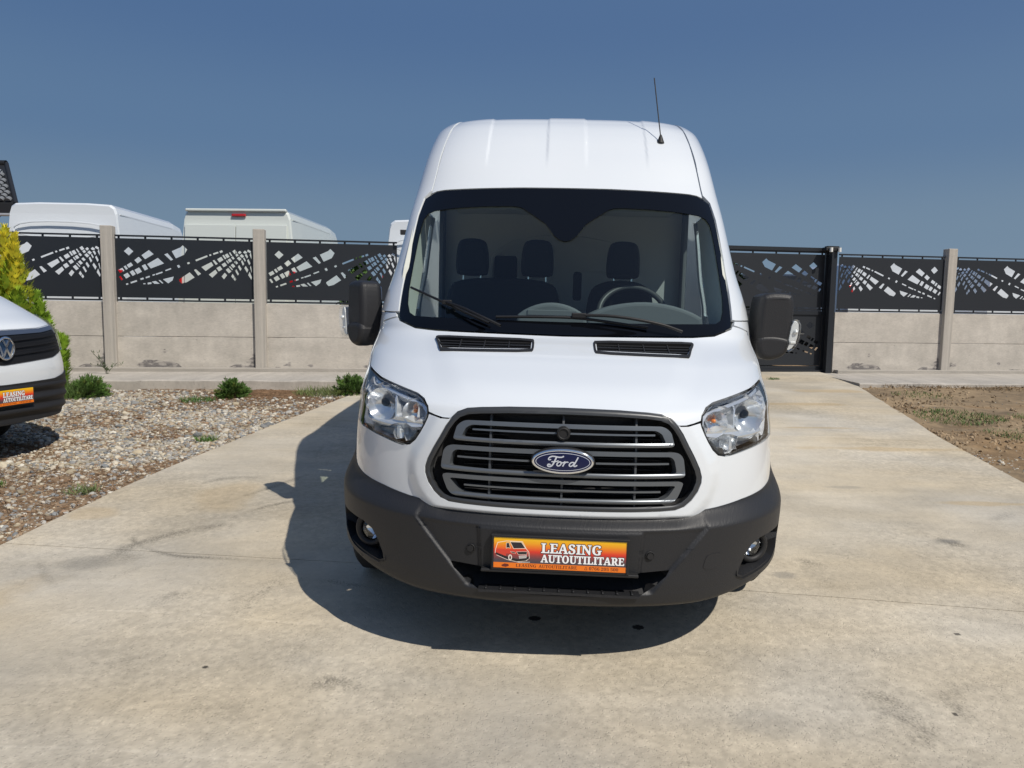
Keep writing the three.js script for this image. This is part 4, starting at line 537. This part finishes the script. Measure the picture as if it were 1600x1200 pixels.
// ------------------------------------------------------------------ second van: nose poking in at the left edge
{
  const L = loft({ zc: [[.2, -.14], [.27, -.05], [.34, -.015], [.5, 0], [.7, .005], [.78, -.004], [.86, -.02], [1.0, -.05], [1.07, -.10], [1.18, -.30], [1.34, -.62], [1.42, -.80], [2.0, -1.5], [2.3, -1.8], [2.5, -2.2], [2.56, -3], [2.58, -4]],
    w: [[.2, .9], [.4, .95], [.7, .965], [1.0, .955], [1.2, .965], [1.4, .96], [2.0, .9], [2.3, .85], [2.5, .7], [2.56, .4], [2.58, .001]], d: [[.2, .42], [.6, .42], [1.0, .45], [1.4, .5], [2.58, .4]], n: [[.2, 3.0], [2.58, 3.0]] });
  const v = thing('parked_van', 'white van cut off by the left edge, only its black-grilled nose in view', 'van', [-4.02, .185, -5.72], 80 * Math.PI / 180), P = (n, g, m, o) => part(n, g, m, v, o);
  v.scale.x = .87;
  const b = [[0, 2.55], [.6, 2.53], [.97, 2.44], [1.0, 2.2], [1.0, 1.4], [1.0, .95], [.98, .62], [.9, .56], [.7, .52], [0, .5]].map((p, i) => i < 2 || i > 7 ? [i === 1 ? .5 : p[0] * .6, p[1]] : p);
  P('body', panel(L, full(b), { uv: true, h: .05 }), M.paint);
  const sideO = [[1.0, 2.45], [1.0, .95], [.985, .62], [1.12, .5], ...[], [1.9, .4], [5.2, .4], [5.2, 2.45]];
  for (const s of [1, -1]) P('side_panel', panel(L, s > 0 ? sideO : mirror(sideO), { uv: true, h: .15 }), M.paint);
  P('bumper', panel(L, full([[0, .615], [.6, .625], [.80, .655], [.90, .67], [.955, .58], [.96, .46], [.93, .35], [.7, .31], [0, .30]]), { h: .03, off: .012, disp: (x, y) => .012 * Math.sin(clamp((y - .27) / .33) * Math.PI * 7) * sstep(.96, .8, Math.abs(x)) * sstep(.62, .59, y) }), M.black);
  const g = P('grille', panel(L, full([[0, 1.035], [.6, 1.05], [.735, 1.065], [.765, 1.0], [.795, .85], [.60, .805], [0, .77]]), { h: .03, off: .006 }), M.wiper);
  for (let k = 0; k < 3; k++) part('grille_bar', panel(L, full([[0, .835 + k * .055], [.5, .862 + k * .055], [.735, .880 + k * .055], [.735, .893 + k * .055], [.5, .876 + k * .055], [0, .85 + k * .055]]), { h: .04, off: .022, skirt: .015 }), M.wiper, g);
  part('chrome_strip', panel(L, full([[0, 1.035], [.5, 1.045], [.74, 1.066], [.75, 1.036], [.5, 1.014], [0, 1.0]]), { h: .03, off: .014 }), std([.20, .23, .28], .3, { metalness: .8 }), g);
  P('bonnet', panel(L, full([[0, 1.39], [.6, 1.375], [.82, 1.31], [.85, 1.17], [.76, 1.078], [.5, 1.055], [0, 1.045]]), { h: .04, off: .006 }), M.paint);
  for (const s of [1, -1]) { const o = [[.758, 1.06], [.86, 1.15], [.93, 1.16], [.945, 1.0], [.90, .87], [.81, .85]], oo = s > 0 ? o : mirror(o), h = P('headlight', panel(L, oo, { h: .03, off: .004 }), M.silver); part('lens', panel(L, inset(oo, .003), { h: .04, off: .018, skirt: .014 }), M.clear, h); }
  P('windscreen', panel(L, full([[0, 2.02], [.7, 2.0], [.82, 1.48], [.8, 1.43], [0, 1.42]]), { h: .08, off: .006 }), M.gloss);
  // round emblem: ring with a V over a W
  const bar = (a, c, w) => { const l = Math.hypot(c[0] - a[0], c[1] - a[1]); return new THREE.BoxGeometry(l, w, .008).rotateZ(Math.atan2(c[1] - a[1], c[0] - a[0])).translate((a[0] + c[0]) / 2, (a[1] + c[1]) / 2, .006); };
  const e = P('badge', cyl(.086, .086, .012, 0, 0, 0, 40).rotateX(Math.PI / 2).translate(0, .905, .012), std([.02, .05, .11], .2, { metalness: .3 }));
  part('emblem', [new THREE.TorusGeometry(.085, .0095, 10, 40), ...[[[-.038, .07], [0, .012]], [[.038, .07], [0, .012]], [[-.075, .025], [-.036, -.068]], [[-.036, -.068], [0, -.002]], [[0, -.002], [.036, -.068]], [[.036, -.068], [.075, .025]]].map(([a, c]) => bar(a, c, .017))].map((q) => q.translate(0, .905, .018)), M.chrome, e);
  const ph = P('plate_holder', box(.545, .14, .02, 0, .515, .022, .004), M.black); part('number_plate', new THREE.PlaneGeometry(.52, .122).translate(0, .515, .0335), M.plate, ph, { label: 'orange and red printed number board on the black bumper' });
  for (const s of [1, -1]) { const w = P('wheel', cyl(.2, .2, .2, 0, 0, 0, 28).rotateZ(Math.PI / 2).translate(s * .82, .34, -1.0), M.silver); part('tyre', new THREE.TorusGeometry(.25, .1, 12, 36).scale(1, 1, 1.1).rotateY(Math.PI / 2).translate(s * .82, .34, -1.0), M.rubber, w); }
  P('underbody', [box(1.5, .3, 4.2, 0, .46, -2.4), box(1.84, .5, .9, 0, .62, -1.0)], M.black);
}
// ------------------------------------------------------------------ vans parked behind the fence, tails to the fence
function backVan(label, x, z, ry, H, W, len, style) {
  const y0 = G(z), v = thing('parked_van', label, 'van', [x, y0, z], ry, undefined), P = (n, g, m, o) => part(n, g, m, v, o), white = style.m ?? M.paint;
  // tail at z = 0, bonnet at z = -len; ring sections joined into a skin
  const st = [[0, -.03, .97], [-.14, .0, .99], [-.6, 0, 1], [-len * .52, -.0, 1], [-len * .60, -.05, .995], [-len * .74, -.62, .97], [-len * .78, -1.15 * H / 2.6, .95], [-len * .97, -1.42 * H / 2.6, .9], [-len, -1.62 * H / 2.6, .84]];
  const ring = (zz, drop, k) => { const h = H + drop, hw = W / 2 * k, o = []; const pts = [[-hw, .35], [-hw * 1.0, 1.0], [-hw * .985, 1.35], [-hw * .90, h - .16], [-hw * .87, h - .07], [-hw * .80, h - .02], [-hw * .4, h], [hw * .4, h], [hw * .80, h - .02], [hw * .87, h - .07], [hw * .90, h - .16], [hw * .985, 1.35], [hw, 1.0], [hw, .35]]; return pts.map(([x, y]) => V3(x, Math.min(y, h - (1 - Math.abs(x / hw)) * 0), zz - (zz === 0 ? sstep(1.0, h, y) * .10 : 0))); };
  const rs = st.map((s) => ring(...s)), pos = [], tri = (a, b, c) => pos.push(...a.toArray(), ...b.toArray(), ...c.toArray());
  for (let i = 0; i < rs.length - 1; i++) for (let k = 0; k < rs[i].length - 1; k++) { tri(rs[i][k], rs[i][k + 1], rs[i + 1][k + 1]); tri(rs[i][k], rs[i + 1][k + 1], rs[i + 1][k]); }
  const cap = (r) => { const c = V3(0, 1.2, (r[0].z + r[6].z) / 2); for (let k = 0; k < r.length - 1; k++) tri(r[k], c, r[k + 1]); }; cap(rs[rs.length - 1]); for (let k = 0; k < 7; k++) { const r = rs[0]; tri(r[k], r[k + 1], r[12 - k]); tri(r[k], r[12 - k], r[13 - k]); }
  let g = new THREE.BufferGeometry(); g.setAttribute('position', new THREE.Float32BufferAttribute(pos, 3)); g.computeVertexNormals(); P('body', g, white);
  if (style.doors) { const dz = (y) => -.10 * sstep(1.0, H, y); const leaf = (a, b, y0, y1, o) => extrude(smooth([[a, y0], [a, y1], [b, y1], [b, y0]].map((p) => p), 0), .012, .006).rotateX(-.0749).translate(0, 0, .10); 
    for (const s of [-1, 1]) P('rear_door', leaf(s > 0 ? .006 : -W * .425, s > 0 ? W * .425 : -.006, .5, H - .27).translate(0, 0, -.0), white);
    P('brake_lamp', box(.24, .045, .03, .05, H - .115, -.075, .012), M.red);
    P('roof_spoiler', box(W * .84, .05, .10, 0, H - .035, -.10, .02), white); }
  if (style.lamp) P('brake_lamp', box(.22, .05, .04, style.lamp, H - .10, -.07, .01), M.red);
  if (style.press) P('window_pressing', extrude(smooth([[-W * .40, H - .62], [-W * .40, H - .32], [W * .40, H - .34], [W * .40, H - .62]], 2), .01, .008, [smooth([[-W * .385, H - .62], [-W * .385, H - .335], [W * .385, H - .355], [W * .385, H - .62]], 2)]).rotateX(-.06).translate(0, .02, .135 - .02), white);
  for (const s of [-1, 1]) { P('tail_light', [box(.10, .34, .08, s * (W / 2 - .05), style.tl ?? 1.38, -.01, .02)], M.red); P('tail_light', [box(.10, .08, .08, s * (W / 2 - .05), (style.tl ?? 1.38) - .21, -.01, .02)], M.amber); P('wheel', [cyl(.34, .34, .22, 0, 0, 0, 24).rotateZ(Math.PI / 2).translate(s * (W / 2 - .14), .34, -.9)], M.rubber); P('wheel', [cyl(.34, .34, .22, 0, 0, 0, 24).rotateZ(Math.PI / 2).translate(s * (W / 2 - .14), .34, -len * .8)], M.rubber);
    P('side_trim', box(.014, .02, len * .45, s * (W / 2 * .897), H - .17, -len * .27), white); }
  P('rear_bumper', box(W * .98, .22, .12, 0, .5, .03, .03), M.black);
  return v;
}
backVan('white van tail behind the fence, leftmost, above the yellow-green conifer', -7.62, -12.35, .05, 2.66, 1.98, 4.7, { press: true });
backVan('white van behind the fence with a small red brake lamp above its rear doors', -4.62, -12.15, -.04, 2.58, 2.02, 4.7, { doors: true, m: phy([.68, .72, .68], .3, { clearcoat: 1, clearcoatRoughness: .05 }) });
backVan('white van behind the fence, only its corner showing beside the roof of the big van', -1.30, -12.7, .03, 2.50, 1.95, 4.6, { press: true });
backVan('white van behind the right-hand fence, seen through the screen beside the gate', 7.55, -14.3, .03, 2.02, 2.05, 4.6, { lamp: -.35, tl: 1.36 });
backVan('white van behind the fence at the right edge, seen through the last cut-out screen', 10.6, -14.8, .03, 2.02, 2.05, 4.6, { tl: 1.36 });

// ------------------------------------------------------------------ dark-roofed house far left
{
  const h = thing('house', 'dark grey house corner with tiled hip roof above the fence at the far left', 'house', [-16.2, .5, -24], 0), P = (n, g, m, o) => part(n, g, m, h, o), dk = std([.012, .013, .015], .55);
  P('wall', box(6, 3.9, 3.4, -6.4, 1.95, -2.0), std([.03, .031, .035], .8));
  // front slope rises from the eave (0, 4.2, 0) to the ridge end (-1.62, 5.86, -2)
  const A = V3(0, 4.2, 0), B = V3(-1.62, 5.86, -2), C = V3(-8, 5.86, -2), D = V3(-8, 4.2, 0), quad = (a, b, c, d) => { const g = new THREE.BufferGeometry(); g.setAttribute('position', new THREE.Float32BufferAttribute([a, b, c, a, c, d].flatMap((v) => v.toArray()), 3)); g.computeVertexNormals(); return g; };
  const rf = P('roof', [quad(D, A, B, C), quad(C, B, V3(-3.4, 4.2, -4), V3(-8, 4.2, -4)), quad(A, V3(-3.4, 4.2, -4), B, B)], dk);
  const rod = (a, b, r) => tube([a, a.clone().lerp(b, .5), b], r, 4, 8);
  part('hip_cap', rod(A, B, .07), dk, rf); part('ridge_cap', rod(B, C, .11), dk, rf);
  part('fascia', box(8.1, .34, .08, -3.95, 4.03, .06), dk, rf); part('gutter', box(8.1, .09, .14, -3.95, 3.84, .1, .03), std([.32, .34, .37], .4), rf);
  part('snow_rail', rod(V3(-1.42, 5.50, -1.44), V3(-8, 5.50, -1.44), .055), std([.4, .44, .48], .35), rf);
  const tiles = []; for (let j = 0; j < 9; j++) for (let i = 0; i < 22; i++) { const t = .06 + j / 9 * .66, x = -.20 - t * 1.72 - i * .24 - (j % 2) * .12; if (x > -8) tiles.push(new THREE.CylinderGeometry(.085, .10, .14, 8, 1, false, -Math.PI / 2, Math.PI).rotateX(-Math.PI / 2 + .7).translate(x, 4.2 + 1.66 * t + .05, -2 * t + .02)); }
  part('roof_tile', tiles, std([.17, .18, .19], .4), rf, { kind: 'stuff' });
}
// ------------------------------------------------------------------ plants
const leafy = (o = {}) => std([1, 1, 1], .75, { vertexColors: true, ...o });
function leaves(list) {                                        // list of [pos, dir, up, length, width, color]; each a bent two-triangle blade
  const P = [], N = [], C = [];
  for (const [p, d, u, l, w, c] of list) { const s = V3().crossVectors(d, u).normalize().multiplyScalar(w / 2), tip = p.clone().addScaledVector(d, l), mid = p.clone().addScaledVector(d, l * .45).addScaledVector(u, l * .08), a = mid.clone().add(s), b = mid.clone().sub(s), n = V3().crossVectors(s, d).normalize();
    for (const q of [p, a, b, a, tip, b]) { P.push(q.x, q.y, q.z); N.push(n.x, n.y, n.z); C.push(...c); } }
  const g = new THREE.BufferGeometry(); g.setAttribute('position', new THREE.Float32BufferAttribute(P, 3)); g.setAttribute('color', new THREE.Float32BufferAttribute(C, 3)); g.setAttribute('normal', new THREE.Float32BufferAttribute(N, 3));
  const t = V3(), a = V3(), b = V3(), c = V3(); for (let i = 0; i < P.length / 3; i += 3) { a.set(P[i * 3], P[i * 3 + 1], P[i * 3 + 2]); b.set(P[i * 3 + 3], P[i * 3 + 4], P[i * 3 + 5]); c.set(P[i * 3 + 6], P[i * 3 + 7], P[i * 3 + 8]); t.subVectors(b, a).cross(c.sub(a)); if (t.x * N[i * 3] + t.y * N[i * 3 + 1] + t.z * N[i * 3 + 2] < 0) for (let k = 0; k < 9; k++) g.attributes.normal.array[i * 3 + k] *= -1; }
  return g;
}
function conifer(x, z) {
  const R = rng(321), t = thing('conifer', 'golden yellow-green conifer with feathery tips between the nose of the left van and the fence', 'conifer', [x, bedTop(x, z), z]);
  const list = [], up = V3(0, 1, 0), n = makeNoise(5);
  const tips = []; for (let i = 0; i < 46; i++) { const a = R() * 6.283, q = Math.sqrt(R()), h = lerp(2.02, .55, Math.pow(q, 1.2)) * lerp(.86, 1.06, R()); tips.push([Math.cos(a) * q * .66, h, Math.sin(a) * q * .6, lerp(.12, .23, R())]); }
  tips.push([.02, 2.05, .0, .1], [.2, 1.92, .1, .09], [-.2, 1.96, .05, .1], [-.42, 1.8, .1, .12]);
  for (const [tx, th, tz, tr] of tips) { const yel = sstep(1.05, 2.15, th + (R() - .5) * .7 - tx * .5);                     // each plume is a flame of flat sprays
    for (let k = 0; k < 300; k++) { const f = Math.pow(R(), .8), y = th - f * lerp(.5, 1.0, R()), r = tr * (1 - Math.pow(1 - f, 2) * .92) * Math.sqrt(R()), a = R() * 6.283; if (y < .04) continue; const px = tx * (1 - .25 * f) + Math.cos(a) * r, pz = tz * (1 - .25 * f) + Math.sin(a) * r;
      const out = V3(px * .8 + Math.cos(a) * .35, .9 + R() * .6, pz * .8 + Math.sin(a) * .35).normalize(), side = V3(Math.cos(a + 1.57), .2, Math.sin(a + 1.57)).normalize(), u = V3().crossVectors(side, out).normalize();
      const k2 = yel * lerp(.55, 1, R()), v = lerp(.75, 1.15, R()), c = [lerp(.22, .84, k2) * v, lerp(.37, .68, k2) * v, lerp(.02, .03, k2) * v];
      for (let b = 0; b < 4; b++) { const d = out.clone().addScaledVector(side, (b - 1.5) * .34).normalize(); list.push([V3(px, y, pz), d, u, lerp(.05, .1, R()), lerp(.012, .022, R()), c]); } } }
  part('crown', leaves(list), leafy({}), t); part('trunk', cyl(.02, .05, 1.5, 0, .75, 0, 10), std([.12, .07, .04], .9), t);
}
conifer(-5.98, -8.6);
function globe(x, z, r, label, seed) {
  const R = rng(seed), t = thing('round_bush', label, 'bush', [x, bedTop(x, z) - .01, z]), list = [], n = makeNoise(seed), twigs = [];
  for (let s = 0; s < 130; s++) {                                // little shoots, each carrying a spray of needles; some stick out
    const a = R() * 6.283, cy = lerp(-.35, 1, R()), q = Math.sqrt(1 - cy * cy), d = V3(Math.cos(a) * q, cy, Math.sin(a) * q), len = r * lerp(.78, 1.02, R()) * (.88 + .26 * n.fbm(d.x * 1.7 + 5, d.z * 1.7 + d.y * 2 + 5, 3)), b = V3((R() - .5) * r * .3, r * .35 + (R() - .5) * r * .2, (R() - .5) * r * .3), e = b.clone().addScaledVector(d, len); e.y = Math.max(.015, e.y); const tone = lerp(.6, 1.5, R()), warm = R() < .12 ? 1.5 : 1;
    if (s % 3 === 0) twigs.push(tube([b, b.clone().lerp(e, .5), e], .0022, 3, 4));
    for (let k = 0; k < 46; k++) { const f = lerp(.3, 1.04, Math.sqrt(R())), p = b.clone().lerp(e, f).add(V3(R() - .5, R() - .5, R() - .5).multiplyScalar(r * .17)); if (p.y < .005) continue; const dir = d.clone().add(V3(R() - .5, R() * .9 - .1, R() - .5).multiplyScalar(1.2)).normalize(), k2 = tone * lerp(.75, 1.25, R()); list.push([p, dir, V3(R() - .5, R() - .5, R() - .5).normalize(), lerp(.022, .05, R()), lerp(.006, .013, R()), [.075 * k2 * warm, .15 * k2, .025 * k2]]); }
  }
  part('foliage', leaves(list), leafy(), t); part('stem', [cyl(.012, .018, r * .8, 0, r * .3, 0, 8), ...twigs], std([.1, .06, .04], .9), t, { kind: 'stuff' });
}
globe(-5.17, -8.82, .20, 'small round green bush beside the tuft of long grass, left of the other bushes', 41);
globe(-3.50, -9.02, .18, 'small round green bush at the kerb, midway between the other two bushes', 42);
globe(-2.06, -9.25, .20, 'small round green bush tucked against the left side of the white van', 43);
function tuft(name, label, cat, x, z, n, rad, h, col, seed, yf = bedTop, flat = .5, group, zs = .7) {
  const R = rng(seed), list = [];
  for (let i = 0; i < n; i++) { const a = R() * 6.283, q = Math.sqrt(R()) * rad, px = Math.cos(a) * q, pz = Math.sin(a) * q * zs, l = h * lerp(.4, 1, R()), d = V3((R() - .5) * flat * 2, 1, (R() - .5) * flat * 2).normalize(), k = lerp(.6, 1.3, R()); list.push([V3(px, yf(x + px, z + pz) - yf(x, z), pz), d, V3(R() - .5, .1, R() - .5).normalize(), l, lerp(.004, .009, R()), col.map((c) => c * k)]); }
  const m = part(name, leaves(list), leafy(), scene, { category: cat, label, group }); m.position.set(x, yf(x, z), z); return m;
}
const dirtY = (x, z) => G(z) - .02 + .09 * (NZ.fbm(x * 1.1, z * 1.4 + 3, 5) - .5);
tuft('grass_tuft', 'tall loose tuft of green grass between the left van nose and the first bush', 'grass', -5.36, -8.72, 900, .22, .30, [.10, .17, .04], 71, bedTop, .6);
tuft('grass_tuft', 'flat green grass at the foot of the middle round bush', 'grass', -3.82, -8.72, 300, .22, .09, [.07, .15, .03], 72, bedTop, .9);
tuft('grass_tuft', 'dry green weeds beside the bush at the driveway edge', 'grass', -2.42, -9.2, 520, .34, .15, [.13, .17, .05], 73, bedTop, .8);
tuft('grass_tuft', 'short green tuft in the gravel by the edge of the concrete slab', 'grass', -2.82, -6.62, 140, .09, .10, [.09, .17, .03], 74, bedTop, .8);
tuft('grass_tuft', 'tiny green tuft among the pebbles well left of the driveway', 'grass', -3.75, -5.15, 130, .09, .07, [.09, .16, .03], 75, bedTop, .9);
tuft('grass_tuft', 'thin weeds in the gravel close to the driveway edge, nearest the camera', 'grass', -3.05, -5.05, 120, .12, .09, [.13, .17, .06], 76, bedTop, .8);
tuft('grass_patch', 'largest low green grass patch on the bare earth right of the driveway', 'grass', 5.12, -8.2, 900, .5, .065, [.085, .16, .035], 77, dirtY, .9);
tuft('grass_patch', 'sparse grass patch near the gravel at the right edge', 'grass', 5.25, -7.3, 330, .45, .055, [.09, .16, .04], 78, dirtY, .9);
tuft('grass_patch', 'thin grass growing on the earth close under the right-hand kerb', 'grass', 5.55, -9.75, 260, .40, .055, [.08, .15, .03], 79, dirtY, .9);
tuft('grass_patch', 'small grass clump at the right edge of the big earth patch', 'grass', 5.95, -8.25, 150, .22, .055, [.08, .17, .03], 80, dirtY, .9);
tuft('dry_weeds', 'brown dry weeds along the foot of the right-hand kerb', 'weeds', 7.2, -10.42, 900, 1.9, .07, [.20, .13, .06], 81, dirtY, 1, undefined, .06);
tuft('grass_patch', 'small tuft on the concrete in front of the gate', 'grass', 3.98, -11.0, 110, .10, .05, [.10, .16, .05], 82, (x, z) => G(z), .9);
{ // weed with jointed stalks by the second fence post
  const t = thing('weed', 'spindly weed with bent stalks against the fence behind the first round bush', 'weed', [-5.72, .47, -10.2]), R = rng(12), lv = [], st = [];
  for (let k = 0; k < 6; k++) { const a = R() * 6.28, pts = range(0, 1, 4).map((s) => V3(Math.cos(a) * .2 * s * s + (R() - .5) * .03, -.02 + .32 * s * (1 - .5 * s * (k % 2)), Math.sin(a) * .1 * s)); st.push(tube(pts, .0028, 10, 5)); for (let i = 0; i < 14; i++) { const p = pts[1 + (i % 4)].clone(); lv.push([p, V3(R() - .5, .3 + R() * .3, R() - .5).normalize(), V3(R() - .5, 1, R() - .5).normalize(), lerp(.04, .08, R()), .014, [.10, .13, .07]]); } }
  part('stalk', st, std([.09, .11, .06], .8), t); part('foliage', leaves(lv), leafy(), t);
}
function shrub(x, z, h, r, label, seed) { const R = rng(seed), t = thing('shrub', label, 'shrub', [x, G(z), z]), lv = []; for (let i = 0; i < 5000; i++) { const a = R() * 6.28, c = R(), q = r * Math.sqrt(R()) * Math.sin(Math.PI * (.12 + .86 * c)), k = lerp(.5, 1.4, R()); lv.push([V3(Math.cos(a) * q, c * h, Math.sin(a) * q), V3(R() - .5, R() - .2, R() - .5).normalize(), V3(R() - .5, 1, R() - .5).normalize(), lerp(.06, .12, R()), lerp(.03, .06, R()), [.07 * k, .14 * k, .03 * k]]); } part('foliage', leaves(lv), leafy(), t); part('stem', cyl(.02, .04, h * .7, 0, h * .35, 0, 8), std([.1, .07, .04], .9), t); }
shrub(-2.55, -12.1, 1.75, .36, 'green shrub behind the fence, glimpsed through the screen next to the left mirror', 91);
backVan('dark grey car behind the gate, glimpsed through the cut-outs right of the big van', 4.75, -13.3, .05, 1.68, 1.84, 4.3, { m: phy([.03, .035, .045], .25, { clearcoat: 1, clearcoatRoughness: .05 }), tl: .72 });
shrub(3.70, -12.45, 1.8, .4, 'green shrub behind the gate, glimpsed through its cut-outs right of the van', 92);

renderer.render(scene, camera);
